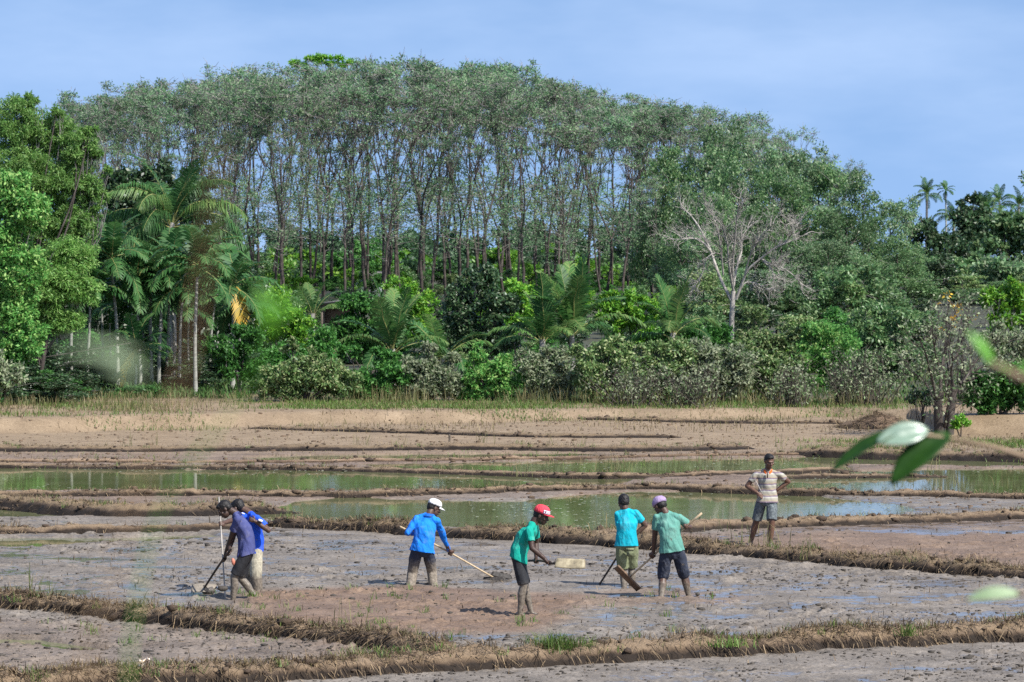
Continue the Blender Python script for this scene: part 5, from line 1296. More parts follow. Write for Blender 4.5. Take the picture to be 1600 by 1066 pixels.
    if collar:
        cm_ = MB(); cdir = unit(nk - sc); n_ = 20; t = np.arange(n_) / n_ * 2 * math.pi; V = []
        base_c = sc * .42 + nk * .58
        for (hgt, rr) in ((-.012, .080), (.022, .072), (.030, .074), (.016, .088), (-.018, .094)):
            V.append(base_c + cdir * hgt + np.cos(t)[:, None] * rs * rr + np.sin(t)[:, None] * fs * rr * .9)
        i, j = np.meshgrid(np.arange(4), np.arange(n_), indexing='ij'); j2 = (j + 1) % n_
        V = np.vstack(V); fr = np.tile(np.clip(np.sin(t), 0, 1) ** 3, 5); V = V - cdir * (.055 * fr)[:, None] + fs * (.012 * fr)[:, None]
        keepf = np.abs(((j + .5) / n_ - .25)) > .045; i, j, j2 = i[keepf], j[keepf], j2[keepf]
        cm_.add(V, np.stack([i * n_ + j, i * n_ + j2, (i + 1) * n_ + j2, (i + 1) * n_ + j], -1).reshape(-1, 4)); cm_.build('collar', collar, so, True)
    # lower garment
    lm = MB(); lw = lower.get('loose', 1.)
    lm.loft([sec(-.30, .10, .085), sec(-.16, pw + .078, .118), sec(0, pw + .082, .122), sec(.16, pw + .068, .112)], 24)
    for k in (0, 1):
        h0, q, a_ = h_[k], kn[k], an[k]
        if lower['len'] <= 1.05:
            p = h0 + (q - h0) * min(1, lower['len']); 
            P = [h0 + (h0 - q) * .02, h0 * .6 + q * .4, p]
            lm.tube(P, [.090, .094 * lw, .086 * lw], 16)
            if lower['len'] > 1: p2 = q + (a_ - q) * (lower['len'] - 1 + .06); lm.tube([h0 * .3 + q * .7, q, p2], [.088 * lw, .082 * lw, .080 * lw], 16); lm.ell(q, [.082 * lw] * 3, 12, 8)
        else:
            p = q + (a_ - q) * (lower['len'] - 1); lm.chain([h0, h0 * .5 + q * .5, q], [.092, .090 * lw, .078 * lw], 14); lm.tube([q, q * .5 + p * .5, p], [.078 * lw, .072 * lw, .068 * lw], 14)
    remesh(lm, lower['name'], .009, lower_mat, e, 3, lower.get('wr', .012), (8, 8, 4), hseed + 5)
    r, f, u = (q * 1.07 for q in ax)
    # eyes
    for s in (-1, 1):
        eb = MB(); eb.ell(hd + r * s * .030 + f * .078 - u * .002, A([r * .010, f * .008, u * .004]), 10, 6); eb.build('eye', M['eye'], e, True)
    if hair:
        hb = MB(); hb.ell(hd - f * .024 + u * .040, A([r * .081, f * .098, u * .090]), 30, 22); hb.ell(hd - f * .052 + u * .0, A([r * .074, f * .066, u * .072]), 24, 16); hb.ell(hd + f * .040 + u * .082, A([r * .058, f * .048, u * .034]), 20, 12)
        remesh(hb, 'hair', .007, M['hair'], e, 1, .009, (34, 34, 34), hseed + 9)
    if hat:
        hm = MB(); n_ = 28; rings = [(0, 1.03), (.022, 1.05), (.045, 1.0), (.065, .88), (.082, .68), (.092, .42), (.096, .12)]
        t = np.arange(n_) / n_ * 2 * math.pi; V = []; hh = hat.get('h', 1.); bx_ = hat.get('w', 1.)
        c0 = hd + u * hat.get('z', .040) - f * .012
        for z, k in rings: V.append(c0 + u * z * hh * 1.02 + np.cos(t)[:, None] * r * .084 * k * bx_ + np.sin(t)[:, None] * f * .106 * k * bx_)
        V = np.vstack(V + [(c0 + u * .097 * hh)[None], (c0 + u * .004)[None]]); kk = len(rings)
        if hat.get('soft'): V = V + unit_rows(V - c0) * ((vn3((V - c0) * 28 + 5) - .5) * .022)[:, None]
        i, j = np.meshgrid(np.arange(kk - 1), np.arange(n_), indexing='ij'); j2 = (j + 1) % n_; a = np.arange(n_); b = (a + 1) % n_
        hm.add(V, np.stack([i * n_ + j, i * n_ + j2, (i + 1) * n_ + j2, (i + 1) * n_ + j], -1).reshape(-1, 4), np.vstack([np.stack([(kk - 1) * n_ + a, (kk - 1) * n_ + b, np.full(n_, kk * n_)], 1), np.stack([b, a, np.full(n_, kk * n_ + 1)], 1)]))
        ho = hm.build('cap', hat['mat'], e, True)
        if 'peak' in hat:
            pm = MB(); pd = unit(f * math.cos(hat['peak']) + r * math.sin(hat['peak'])); ps = np.cross(pd, u); th = np.linspace(-1.05, 1.05, 13); V = []
            for zz, kk2 in ((0, 0), (0, 1), (-.007, 1), (-.007, 0)):
                for q in th:
                    inn = c0 + r * .082 * bx_ * (ps @ r * math.sin(q) + pd @ r * math.cos(q)) + f * .104 * bx_ * (ps @ f * math.sin(q) + pd @ f * math.cos(q))
                    V.append(inn + u * (.006 + zz - .012 * math.sin(q) ** 2 * hat.get('curve', 1)) + (pd * .078 * max(0, math.cos(q * 1.35)) - u * .014 * hat.get('curve', 1)) * kk2)
            n2 = 13; qs = []
            for ring in range(4):
                for x in range(n2 - 1):
                    qs.append([ring * n2 + x, ring * n2 + x + 1, ((ring + 1) % 4) * n2 + x + 1, ((ring + 1) % 4) * n2 + x])
            pm.add(A(V), qs); pm.build('peak', hat.get('peakmat', hat['mat']), ho, True)
        if hat.get('print'):
            # lettering band on the front right of the crown: dark field with blocky pale letters
            def on(az, z): k = np.interp(z, [q[0] for q in rings], [q[1] for q in rings]); return c0 + u * z * hh * 1.02 + (r * .084 * math.sin(az) + f * .106 * math.cos(az)) * k * bx_
            def patch(mbx, a0, a1, z0, z1, lift):
                g = 6; aa = np.linspace(a0, a1, g); V = []
                for z in (z0, (z0 + z1) / 2, z1):
                    for q in aa: p = on(q, z); V.append(p + unit(p - c0) * lift)
                mbx.add(A(V), [[i * g + j, i * g + j + 1, (i + 1) * g + j + 1, (i + 1) * g + j] for i in range(2) for j in range(g - 1)])
            pb = MB(); patch(pb, -.25, 1.25, .010, .056, .0025); pb.build('print', M['dark_print'], ho)
            lb = MB()
            def ch(c, a0):
                w = .26; s1 = {'S': [(0, .8, 1, 1), (0, .4, 1, .6), (0, 0, 1, .2), (0, .5, .3, .9), (.7, .1, 1, .5)], 'W': [(0, 0, .22, 1), (.4, 0, .6, .7), (.78, 0, 1, 1), (0, 0, 1, .2)], 'E': [(0, 0, .28, 1), (0, .8, 1, 1), (0, .4, .9, .6), (0, 0, 1, .2)], 'T': [(0, .8, 1, 1), (.36, 0, .64, 1)]}[c]
                for x0, y0, x1, y1 in s1: patch(lb, a0 + x0 * w, a0 + x1 * w, .014 + y0 * .036, .014 + y1 * .036, .004)
            for c, a0 in zip('SWEET', (-.22, .07, .37, .66, .95)): ch(c, a0)
            lb.build('letters', M['white_print'], ho)
    return dict(root=root, e=e, shirt=so, W=W, fs=fs, rs=rs, sec=sec, upv=upv, sh=s_, el=el, wr=wr, hips=h_, kn=kn, nk=nk)

def handle(parent, root, p0, p1, r, mat, name='handle', wob=.016):
    g = MB(); t = np.linspace(0, 1, 12)[:, None]; P = (A(p0) - root) + (A(p1) - A(p0)) * t
    P = P + np.sin(t * math.pi * 1.3) * A([0, 0, wob]); g.tube(P, np.linspace(r, r * .92, 12), 10); return g.build(name, mat, parent, True)

def plate(parent, root, c, u, v, th, mat, name='blade', seg=8, curve=.0, taper=.12, edge=.25):
    u = A(u, float); v = A(v, float); n = unit(np.cross(u, v)); V = []
    for side in (1, -1):
        for i in range(seg + 1):
            for j in range(seg + 1):
                a = -1 + 2 * i / seg; b = -1 + 2 * j / seg
                b2 = b * (1 - edge * .12 * a * a)
                V.append(A(c) - root + u * a * (1 - taper * b) + v * b2 + n * (side * th / 2 + curve * (a * a - .5)))
    k = seg + 1; m = k * k; q = []
    for i in range(seg):
        for j in range(seg):
            q.append([i * k + j, (i + 1) * k + j, (i + 1) * k + j + 1, i * k + j + 1]); q.append([m + i * k + j, m + i * k + j + 1, m + (i + 1) * k + j + 1, m + (i + 1) * k + j])
    per = [(i, 0) for i in range(seg)] + [(seg, j) for j in range(seg)] + [(i, seg) for i in range(seg, 0, -1)] + [(0, j) for j in range(seg, 0, -1)]
    for a, b in zip(per, per[1:] + per[:1]):
        A1, B1 = a[0] * k + a[1], b[0] * k + b[1]; q.append([A1, m + A1, m + B1, B1])
    g = MB(); g.add(A(V), q); return g.build(name, mat, parent, False)

DARK = (.050, .028, .020); MID = (.078, .043, .030)
def skin(name, c, mz): return mudded(name, c, mz, .07, rough=.5, var=.15)

# --- tools first (the hands close on them)
HOE_A = (P3(362, 857, 58.02), P3(317.5, 920, 59.25)); POLE_B = (P3(342, 777, 59.25), P3(352.5, 941, 58.2))
RAKE_C = (P3(625, 823, 60.72), P3(774, 903, 61.7)); HOE_D = (P3(826, 876.5, 55.95), P3(869, 880, 55.15))
HOE_E = (P3(988, 838, 60.45), P3(935, 914.5, 60.75)); POLE_F = (P3(1096.5, 802, 58.2), P3(984, 901, 58.72))
def tool(name, label, p, cat):
    r_ = A(p[1]); return empty(name, tuple(r_), label, cat), r_
t_, r_ = tool('hoe', 'hoe with a dark handle and muddy blade held by the man in the navy polo', HOE_A, 'hoe')
handle(t_, r_, *HOE_A, .0175, M['hoe_wood_dark']); plate(t_, r_, HOE_A[1] + A([-.0, -.06, .015]), (.17, .05, -.01), (-.02, -.11, -.055), .012, M['mud_pale'], curve=.02)
g = MB(); g.tube([(-.012, .0, -.03), (0, .0, .0), (.03, -.04, .045)], [.035, .034, .028], 10); g.build('socket', M['mud_wet'], t_, True)
g = MB(); g.ell((.10, -.10, -.02), (.10, .07, .06), 14, 9); v = g.V[0]; g.V[0] = v + unit_rows(v) * 0 + (vn3(v * 22)[:, None] - .5) * .05; g.build('mud_lump', M['mud_wet'], t_, True)
t_, r_ = tool('long_pole', 'thin pale upright pole beside the man in the navy polo', POLE_B, 'pole')
handle(t_, r_, *POLE_B, .0125, M['dead_bark'], 'shaft', .012)
t_, r_ = tool('levelling_rake', 'long pale handled mud leveller held by the man in the blue jacket', RAKE_C, 'leveller')
handle(t_, r_, *RAKE_C, .0155, M['pole_wood'], wob=.014)
plate(t_, r_, RAKE_C[1] + A([.10, .03, .035]), (.165, .02, -.035), (.0, .02, .035), .022, M['board_dark'], 'board'); plate(t_, r_, RAKE_C[1] + A([-.01, -.06, -.035]), (.19, -.01, .005), (-.01, .03, .05), .03, M['board_dark'], 'board')
t_, r_ = tool('hoe', 'hoe with a mud coated rectangular blade swung by the man in the red cap', HOE_D, 'hoe')
handle(t_, r_, *HOE_D, .0165, M['hoe_wood_dark']); plate(t_, r_, HOE_D[1] + A([.205, -.02, -.004]), (.212, .0, -.010), (.012, .030, .069), .006, M['blade_bright'], taper=.05, curve=.014, edge=.8)
g = MB(); g.tube([(-.03, .02, 0), (.012, -.008, 0)], [.024, .026], 10); g.build('socket', M['hoe_wood_dark'], t_, True)
t_, r_ = tool('hoe', 'dark handled hoe with blade sunk in mud, held by the man in turquoise', HOE_E, 'hoe')
handle(t_, r_, *HOE_E, .0165, M['hoe_wood_dark']); plate(t_, r_, HOE_E[1] + A([-.02, -.08, -.01]), (.17, .05, 0), (.02, -.11, -.03), .01, M['mud_wet'], curve=.015)
t_, r_ = tool('levelling_board', 'brown wooden plank on a long pole held by the man in pale green', POLE_F, 'leveller')
handle(t_, r_, *POLE_F, .0165, M['pole_wood'], 'pole', .008); plate(t_, r_, P3(980.5, 903.5, 58.72), (.175, .03, -.178), (.028, -.06, .026), .028, M['board_wood'], 'plank', taper=0, edge=0)

# --- the men
pA = person('man in a navy polo and black shorts bending over a hoe', (383, 936), (-1, -.1, 0), (367, 801, 0), (351, 796, 0), (-.80, -.12, -.62), [(371, 811, -.19), (374, 806, .17)], [(386, 863, -.09), (386, 862, .09)],
    [dict(an=(364, 936, -.08), kn=(362, 900, -.12), sink=.10), dict(an=(402, 934, .12), kn=(378, 896, .1), sink=.06)],
    [dict(el=(374, 850, -.30), grip=(*HOE_A, .27, .0175), th=-1), dict(el=(366, 846, .2), grip=(*HOE_A, .12, .0175), th=-1)],
    dict(name='polo_shirt', wr=.024), cloth('navy_cloth', (.055, .064, .17)), dict(name='shorts', len=.92), mudded('black_shorts', (.012, .012, .014), .30, .04), skin('skin_a', DARK, .52), .60, .045, bulge=.05, collar=cloth('navy_collar', (.02, .025, .09)), hseed=1, hup=(-.5, 0, .8))
pB = person('man in a bright blue shirt and khaki trousers holding a thin pole', (399, 922), (-1, .25, 0), (386, 799, -.1), (371.5, 794, -.05), (-.75, .45, -.5), [(400, 808, -.30), (388, 804, .02)], [(401, 857, -.12), (396, 856, .06)],
    [dict(an=(405, 922, -.1), kn=(400, 890, -.15), sink=.2), dict(an=(392, 921, .12), kn=(388, 890, .1), sink=.2)],
    [dict(el=(418, 828, -.34), hand=(395.5, 812, -.42), dir=(-.9, -.1, .35), nor=(.1, .95, -.1), curl=45), dict(el=(368, 846, -.1), grip=(*POLE_B, .26, .0125), th=-1)],
    dict(name='shirt', wr=.024), cloth('blue_cloth', (.015, .075, .50)), dict(name='trousers', len=1.80, loose=1.15), mudded('khaki_cloth', (.34, .31, .23), .24, .05), skin('skin_b', MID, .3), .70, .04, bulge=.03, hseed=2)
pC = person('man in a blue long sleeved jacket and white cap using a mud leveller', (660, 915), (.35, 1, 0), (672, 801, .06), (678.5, 794, .12), (.85, .35, -.38), [(651.5, 809, .04), (682, 813, .04)], [(652, 857, 0), (667.5, 857, .02)],
    [dict(an=(639, 915, 0), kn=(645, 889, .15), sink=.22), dict(an=(679, 914, .12), kn=(675, 889, .25), sink=.22)],
    [dict(el=(636, 826, -.16), grip=(*RAKE_C, .14, .0155), th=1), dict(el=(694, 842, .0), grip=(*RAKE_C, .525, .0155), th=1)],
    dict(name='jacket', wr=.030, loose=1.06), cloth('azure_cloth', (.012, .19, .70), 7), dict(name='trousers', len=1.93, loose=1.08, wr=.016), mudded('navy_trousers', (.018, .024, .045), .33, .10, ((.12, .10, .075), (.25, .21, .165))), skin('skin_c', MID, .1), 1.5, .06,
    hat=dict(mat=cloth('white_cap', (.62, .62, .60)), peak=0., curve=1.2), collar=cloth('azure_collar', (.008, .10, .42)), hseed=3)
pD = person('man in a green tee and red cap swinging a hoe', (819, 961), (1, -.05, 0), (835.5, 813, 0), (846, 806, 0), (.93, -.25, -.34), [(827, 827, -.18), (836, 823, .17)], [(808, 870, -.09), (810, 869, .09)],
    [dict(an=(812, 958, -.10), kn=(830, 908, -.15), ft=(.9, -.5, 0)), dict(an=(829.5, 956, .12), kn=(838, 910, .1))],
    [dict(el=(827, 868, -.32), grip=(*HOE_D, .74, .0165), th=-1), dict(el=(838, 862, .32), grip=(*HOE_D, .28, .0165), th=-1)],
    dict(name='tee_shirt', wr=.024), cloth('green_cloth', (.006, .28, .21)), dict(name='shorts', len=.98, wr=.018), mudded('black_shorts_d', (.014, .015, .018), .40, .12, ((.06, .05, .042), (.14, .12, .10))), skin('skin_d', DARK, .62), .66, .05, bulge=.05,
    hat=dict(mat=cloth('red_cap', (.62, .055, .08)), peak=0., curve=.15, h=1.12, w=1.02, print=True), hseed=4)
pE = person('man in a turquoise tee and olive cargo shorts seen from behind', (979, 917), (-.25, 1, 0), (976, 793.5, .02), (974.3, 785.5, .07), (-.25, .9, -.42), [(965.5, 803, .03), (992, 801, .03)], [(970.5, 849, 0), (987.5, 849, .02)],
    [dict(an=(976, 917, -.03), kn=(973, 885, .1), sink=.15), dict(an=(987, 915, .14), kn=(987, 885, .3), sink=.15)],
    [dict(el=(960, 832, .15), grip=(*HOE_E, .30, .0165), th=1), dict(el=(1001, 826, .12), grip=(*HOE_E, .06, .0165), th=1)],
    dict(name='tee_shirt', wr=.024), cloth('turquoise_cloth', (.006, .33, .42)), dict(name='cargo_shorts', len=.98, loose=1.12, wr=.020), cloth('olive_cloth', (.17, .19, .105), 14, .3), skin('skin_e', MID, .3), .66, .05, hseed=5)
for cx_, cy_ in ((984.5, 863),):
    b = MB(); W_ = pE['W']; c = W_((cx_, cy_, -.115)); b.box(c, A([[.055, .01, 0], [0, .012, 0], [0, 0, .065]])); b.box(c + A([0, -.012, .045]), A([[.058, .01, 0], [0, .006, 0], [0, 0, .022]])); b.build('pocket', cloth('olive_pocket', (.16, .18, .10), 14, .3), pE['e'])
pF = person('man in a pale green tee and lilac cap leaning on a levelling board', (1052, 935), (-.3, 1, 0), (1038, 797.5, .03), (1031, 791, .08), (-.55, .65, -.5), [(1025.5, 808, .03), (1061, 808, .0)], [(1041, 860, 0), (1059, 859, .04)],
    [dict(an=(1032.5, 935, -.05), kn=(1036, 899, .12), sink=.08), dict(an=(1077.5, 931, .22), kn=(1069, 893, .35), sink=.08)],
    [dict(el=(1029, 840, -.02), grip=(*POLE_F, .675, .0165), th=1), dict(el=(1081, 836, -.10), grip=(*POLE_F, .21, .0165), th=1)],
    dict(name='tee_shirt', wr=.026, loose=1.05), cloth('sage_cloth', (.105, .27, .22)), dict(name='denim_shorts', len=1.02, loose=1.10, wr=.018), cloth('dark_denim', (.030, .036, .055), 12, .45), skin('skin_f', MID, .22), .66, .03,
    hat=dict(mat=cloth('lilac_cap', (.30, .22, .36)), h=1.2, w=1.08, soft=True, z=.022), hseed=6)
def stripes():
    m, nt, out = base_mat('striped_cloth'); L = nt.links.new
    tc = N(nt, 'ShaderNodeTexCoord'); sp = N(nt, 'ShaderNodeSeparateXYZ'); L(tc.outputs['Object'], sp.inputs[0])
    n = N(nt, 'ShaderNodeTexNoise', i_Scale=8, i_Detail=4); L(tc.outputs['Object'], n.inputs['Vector'])
    a = N(nt, 'ShaderNodeMath', operation='MULTIPLY_ADD'); L(n.outputs['Fac'], a.inputs[0]); a.inputs[1].default_value = .05; L(sp.outputs['Z'], a.inputs[2])
    md = N(nt, 'ShaderNodeMath', operation='MODULO'); L(a.outputs[0], md.inputs[0]); md.inputs[1].default_value = .105
    dv = N(nt, 'ShaderNodeMath', operation='DIVIDE'); L(md.outputs[0], dv.inputs[0]); dv.inputs[1].default_value = .105
    r = ramp(nt, [(0, (.27, .25, .20)), (.34, (.27, .25, .20)), (.38, (.36, .345, .30)), (.58, (.36, .345, .30)), (.62, (.17, .13, .17)), (.78, (.17, .13, .165)), (.82, (.29, .24, .17))], 'LINEAR'); L(dv.outputs[0], r.inputs['Fac'])
    b = N(nt, 'ShaderNodeBsdfPrincipled'); b.inputs['Roughness'].default_value = .85; b.inputs['Specular IOR Level'].default_value = .2; L(r.outputs['Color'], b.inputs['Base Color']); L(b.outputs[0], out.inputs['Surface']); return m
pG = person('man in a striped polo and denim shorts standing with hands on hips', (1194, 852), (.1, -1, 0), (1200, 731.5, 0), (1202, 721, -.05), (.30, -.90, -.26), [(1182.5, 740.5, .0), (1216, 740.5, .0)], [(1191, 779, 0), (1206.5, 779, 0)],
    [dict(an=(1173, 850, .16), kn=(1188, 820, -.12), ft=(-.4, -1, 0)), dict(an=(1204, 850, -.10), kn=(1207, 820, -.3))],
    [dict(el=(1161, 755, .10), hand=(1186, 772, -.13), dir=(.75, -.25, -.55), nor=(-.2, .95, -.2), curl=14), dict(el=(1222, 764, .16), hand=(1211, 768, .13), dir=(-.6, .3, -.5), nor=(-.3, -.9, 0), curl=30)],
    dict(name='polo_shirt', wr=.024), stripes(), dict(name='denim_shorts', len=.97, loose=1.08, wr=.014), nmat('grey_denim', (.035, .045, .055), (.16, .18, .18), 26, .85, .3, 20, .02), skin('skin_g', (.11, .058, .038), .10), hair=True, sleeve=.60, hem=.07, collar=cloth('orange_collar', (.62, .13, .03)), hseed=7)
b = MB(); q0, q1 = pG['W']((1199.5, 737, -.14)), pG['W']((1199, 747, -.155)); b.box((q0 + q1) / 2, A([[.012, 0, 0], [0, .006, 0], (q1 - q0) / 2])); b.build('placket', cloth('placket_cloth', (.10, .06, .05)), pG['shirt'])
ga, gb = P3(1180.5, 751, 68.86), P3(1192, 773, 68.84); b = MB(); b.tube(np.linspace(ga, gb, 4) - ga, .007, 8)
tag(b.build('stick', M['dead_bark'], None, True, tuple(ga)), 'short pale stick held at the hip by the man in the striped polo', 'stick')
# small prints and trims
b = MB(); W_ = pA['W']; c = W_((378.5, 803.2, 0)); d = pA['rs']; b.box(c - pA['fs'] * .015 + A([0, -.02, .005]), A([[.020, .03, -.012], [.0, .006, .0], [.004, 0, .008]])); b.build('print', M['white_print'], pA['shirt'])
b = MB(); c = pB['W']((407, 813.5, -.42)); b.box(c, A([[.030, .0, -.012], [0, .05, 0], [.006, 0, .013]])); b.build('sleeve_trim', M['white_print'], pB['shirt'])
b = MB(); c = pA['W']((364.5, 878, -.13)); b.ell(c, A([[.030, 0, 0], [0, .03, 0], [-.006, 0, .055]]), 12, 8); b.build('pocket_cloth', nmat('salmon_cloth', (.42, .14, .09), (.55, .22, .15), 9, .8, .2), pA['e'], True)

# ------------------------------------------------------------------ plants close to the camera
M['near_leaf'] = nmat('near_leaf', (.008, .032, .003), (.018, .058, .005), 18, .55, .1, spec=.2)
M['near_leaf_bright'] = nmat('near_leaf_bright', (.06, .20, .012), (.10, .29, .02), 14, .45, .1)
M['near_leaf_sheen'] = nmat('near_leaf_sheen', (.13, .20, .14), (.20, .27, .19), 14, .3, .1, spec=.8)  # pale base colour stands for the bright sky sheen on one waxy leaf
M['near_stem'] = nmat('near_stem', (.16, .11, .07), (.28, .2, .13), 14, .8, .1)
M['near_stem_dry'] = nmat('near_stem_dry', (.26, .16, .08), (.38, .25, .14), 14, .8, .1)
M['near_leaf_soft'] = nmat('near_leaf_soft', (.17, .24, .12), (.24, .31, .18), 14, .5, .1)
def big_leaf(parent, root, p0, p1, w, nrm, mat, sag=.1, name='leaf'):
    p0 = A(p0) - root; p1 = A(p1) - root; d = p1 - p0; L = np.linalg.norm(d); du = d / L; n = A(nrm, float); n = unit(n - du * (n @ du)); s = np.cross(du, n); V = []; k = 14; mm = 7
    for i in range(k):
        t = i / (k - 1); ww = w / 2 * (math.sin(math.pi * min(1, t * .96 + .03)) ** .7) * (1 - .18 * t)
        c = p0 + d * t + n * sag * L * math.sin(math.pi * t)
        for j in range(mm):
            q = -1 + 2 * j / (mm - 1); V.append(c + s * ww * q + n * (abs(q) * ww * .28 + .0))
    g = MB(); g.add(A(V), [[i * mm + j, i * mm + j + 1, (i + 1) * mm + j + 1, (i + 1) * mm + j] for i in range(k - 1) for j in range(mm - 1)])
    o = g.build(name, mat, parent, True); md = o.modifiers.new('thick', 'SOLIDIFY'); md.thickness = .0008; return o
def stem(parent, root, pts, r, mat, name='stem'):
    g = MB(); P = A(pts) - root; tt = np.linspace(0, len(P) - 1, len(P) * 4); Q = np.stack([np.interp(tt, np.arange(len(P)), P[:, i]) for i in range(3)], 1); Q[1:-1] = (Q[:-2] + Q[1:-1] * 2 + Q[2:]) / 4
    g.tube(Q, np.linspace(r, r * .5, len(Q)), 7); return g.build(name, mat, parent, True)
Y = 8.2; rt = A([1.75, 8.0, tz(1.75, 8.0)])
e = empty('near_sapling', tuple(rt), 'blurred near sprig with two dark leaves and a sheen-whitened leaf in front of the ponds', 'plant')
stem(e, rt, [rt, rt + A([-.12, .05, .75]), P3(1760, 800, Y), P3(1640, 728, Y), P3(1560, 700, Y), P3(1478, 684, Y), P3(1405, 676, Y)], .0075, M['near_stem'])
big_leaf(e, rt, P3(1408, 672, Y), P3(1298, 738, Y), .056, (.1, -.35, .9), M['near_leaf'], .05); big_leaf(e, rt, P3(1450, 672, Y), P3(1370, 690, Y - .02), .058, (.37, -.75, .55), M['near_leaf_sheen'], .03)
big_leaf(e, rt, P3(1484, 678, Y), P3(1392, 757, Y - .03), .080, (-.3, -.65, .7), M['near_leaf'], .06)
Y = 4.0; rt = A([1.1, 4.0, tz(1.1, 4.0)])
e = empty('near_sapling', tuple(rt), 'blurred near sprig with fresh lime leaves in front of the twiggy half bare tree', 'plant')
stem(e, rt, [rt, rt + A([-.05, 0, .7]), P3(2000, 760, Y), P3(1720, 640, Y), P3(1600, 592, Y), P3(1548, 568, Y)], .007, M['near_stem'])
big_leaf(e, rt, P3(1552, 572, Y), P3(1512, 518, Y), .012, (.2, -.8, .5), M['near_leaf_bright']); big_leaf(e, rt, P3(1590, 588, Y), P3(1545, 568, Y), .007, (.2, -.6, .7), M['near_leaf_bright']); big_leaf(e, rt, P3(1625, 600, Y), P3(1590, 566, Y), .006, (.2, -.8, .5), M['near_leaf_bright']); big_leaf(e, rt, P3(1650, 615, Y), P3(1596, 602, Y), .008, (.2, -.8, .5), M['near_leaf_bright'])
Y = 6.2; rt = A([1.3, 6.2, tz(1.3, 6.2)])
e = empty('near_sapling', tuple(rt), 'blurred near sprig with one pale leaf low in front of the muddy plot', 'plant')
stem(e, rt, [rt, P3(1800, 980, Y), P3(1640, 932, Y), P3(1590, 928, Y)], .005, M['near_stem']); big_leaf(e, rt, P3(1592, 928, Y), P3(1510, 937, Y), .026, (.3, -.7, .6), M['near_leaf_soft'])
Y = 1.5; rt = A([-.22, 1.5, tz(-.22, 1.5)])
e = empty('near_weed', tuple(rt), 'strongly blurred dry stalk with pale leaves close on the left', 'plant')
stem(e, rt, [rt, P3(60, 1300, Y), P3(140, 1000, Y), P3(210, 780, Y), P3(288, 580, Y), P3(318, 420, Y), P3(342, 240, Y)], .0009, M['near_stem_dry'])
big_leaf(e, rt, P3(215, 560, Y), P3(95, 545, Y), .0034, (.1, -.8, .5), M['near_leaf_soft']); big_leaf(e, rt, P3(225, 590, Y), P3(150, 560, Y), .0034, (.1, -.8, .5), M['near_leaf_soft'])
Y = 2.2; rt = A([-.22, 2.2, tz(-.22, 2.2)])
e = empty('near_weed', tuple(rt), 'strongly blurred green weed in front of the light green bush', 'plant')
stem(e, rt, [rt, P3(190, 1080, Y), P3(240, 800, Y), P3(400, 590, Y), P3(432, 470, Y)], .0008, M['near_leaf_bright']); big_leaf(e, rt, P3(428, 520, Y), P3(405, 440, Y), .006, (.1, -.9, .3), M['near_leaf_bright']); big_leaf(e, rt, P3(430, 500, Y), P3(462, 465, Y), .005, (.1, -.9, .3), M['near_leaf_bright'])

# ------------------------------------------------------------------ camera, light, sky, air
cam = bpy.data.cameras.new('camera'); co = bpy.data.objects.new('camera', cam); COL.objects.link(co)
co.location = (0, 0, H); co.rotation_euler = (R(90), 0, 0); cam.lens = 135; cam.sensor_width = 36; cam.shift_y = -(533 - HY) / 1600
cam.clip_start = .2; cam.clip_end = 20000; cam.dof.use_dof = True; cam.dof.focus_distance = 62; cam.dof.aperture_fstop = 9
S.camera = co
SUN = unit(A([.52, -.44, .74])); el_ = math.asin(SUN[2]); az_ = math.atan2(SUN[0], SUN[1])
sl = bpy.data.lights.new('sun', 'SUN'); sl.energy = 5; sl.angle = R(.5); sl.color = (1, .965, .91)
so_ = bpy.data.objects.new('sun', sl); COL.objects.link(so_); so_.rotation_euler = Vector(SUN).to_track_quat('Z', 'Y').to_euler(); so_.location = (30, -20, 60)
w = bpy.data.worlds.new('World'); S.world = w; w.use_nodes = True; nt = w.node_tree; nt.nodes.clear(); L = nt.links.new
tc = N(nt, 'ShaderNodeTexCoord'); ad = N(nt, 'ShaderNodeVectorMath', operation='ADD'); ad.inputs[1].default_value = (0, 0, .36); L(tc.outputs['Generated'], ad.inputs[0])
nz = N(nt, 'ShaderNodeVectorMath', operation='NORMALIZE'); L(ad.outputs[0], nz.inputs[0])
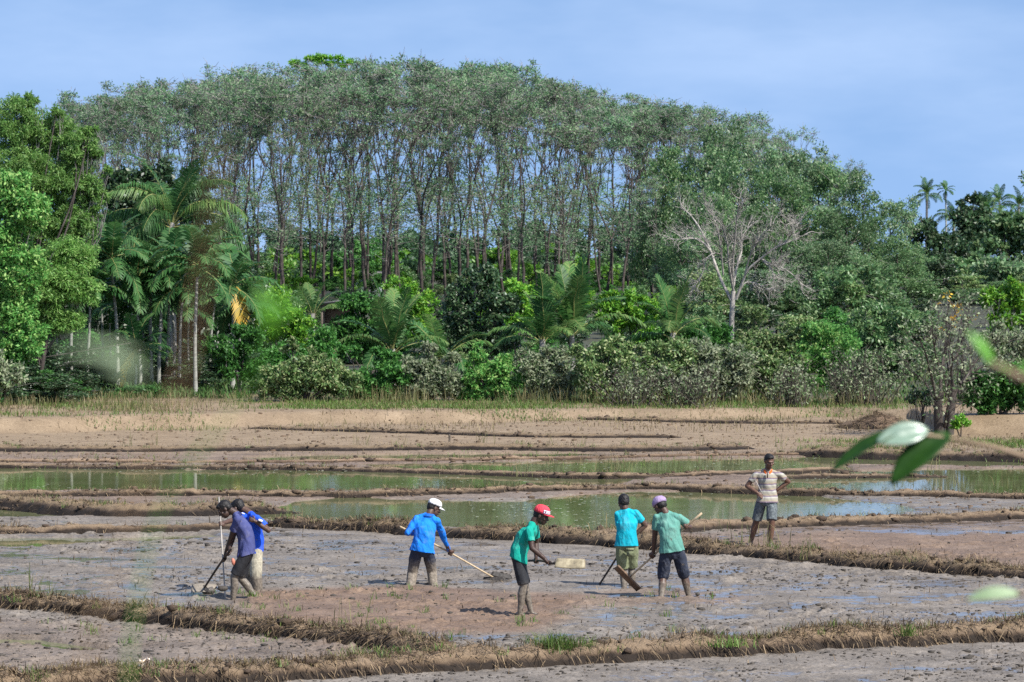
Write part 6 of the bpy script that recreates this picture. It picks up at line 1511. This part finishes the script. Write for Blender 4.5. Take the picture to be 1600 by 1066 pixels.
sk = N(nt, 'ShaderNodeTexSky', sky_type='NISHITA', sun_disc=False); sk.sun_elevation = el_; sk.sun_rotation = az_; sk.air_density = 1.0; sk.dust_density = .6; sk.ozone_density = 1.6; L(nz.outputs[0], sk.inputs['Vector'])
mp = N(nt, 'ShaderNodeMapping'); mp.inputs['Scale'].default_value = (9, 9, 30); L(tc.outputs['Generated'], mp.inputs['Vector'])
cn = N(nt, 'ShaderNodeTexNoise', i_Scale=1.0, i_Detail=5, i_Roughness=.55); L(mp.outputs[0], cn.inputs['Vector'])
cr = ramp(nt, [(.42, (0, 0, 0)), (.75, (.12, .12, .12))]); L(cn.outputs['Fac'], cr.inputs['Fac'])
mx = N(nt, 'ShaderNodeMix', data_type='RGBA'); L(cr.outputs['Color'], mx.inputs['Factor']); L(sk.outputs[0], mx.inputs['A']); mx.inputs['B'].default_value = (7.0, 7.6, 8.6, 1)
hsv = N(nt, 'ShaderNodeHueSaturation'); hsv.inputs['Saturation'].default_value = 1.02; hsv.inputs['Value'].default_value = 1.1; L(mx.outputs['Result'], hsv.inputs['Color'])
bg = N(nt, 'ShaderNodeBackground'); bg.inputs['Strength'].default_value = .13; L(hsv.outputs['Color'], bg.inputs['Color'])
wo = N(nt, 'ShaderNodeOutputWorld'); L(bg.outputs[0], wo.inputs['Surface'])
HAZE = 0
if HAZE:
    b = MB(); b.box((0, 800, 16.5), (2200, 950, 18)); m, nt, out = base_mat('haze'); v = N(nt, 'ShaderNodeVolumePrincipled'); v.inputs['Density'].default_value = HAZE; v.inputs['Color'].default_value = (.80, .90, 1, 1); v.inputs['Anisotropy'].default_value = .0
    nt.links.new(v.outputs[0], out.inputs['Volume']); tag(b.build('haze', m), 'thin blue air over the fields', 'haze', kind='stuff')
S.view_settings.view_transform = 'Standard'; S.view_settings.look = 'None'; S.view_settings.exposure = .72; S.view_settings.gamma = 1
S.cycles.max_bounces = 7; S.cycles.transparent_max_bounces = 6; S.cycles.diffuse_bounces = 3; S.cycles.glossy_bounces = 3; S.cycles.transmission_bounces = 3; S.cycles.volume_bounces = 0
S.cycles.use_denoising = False
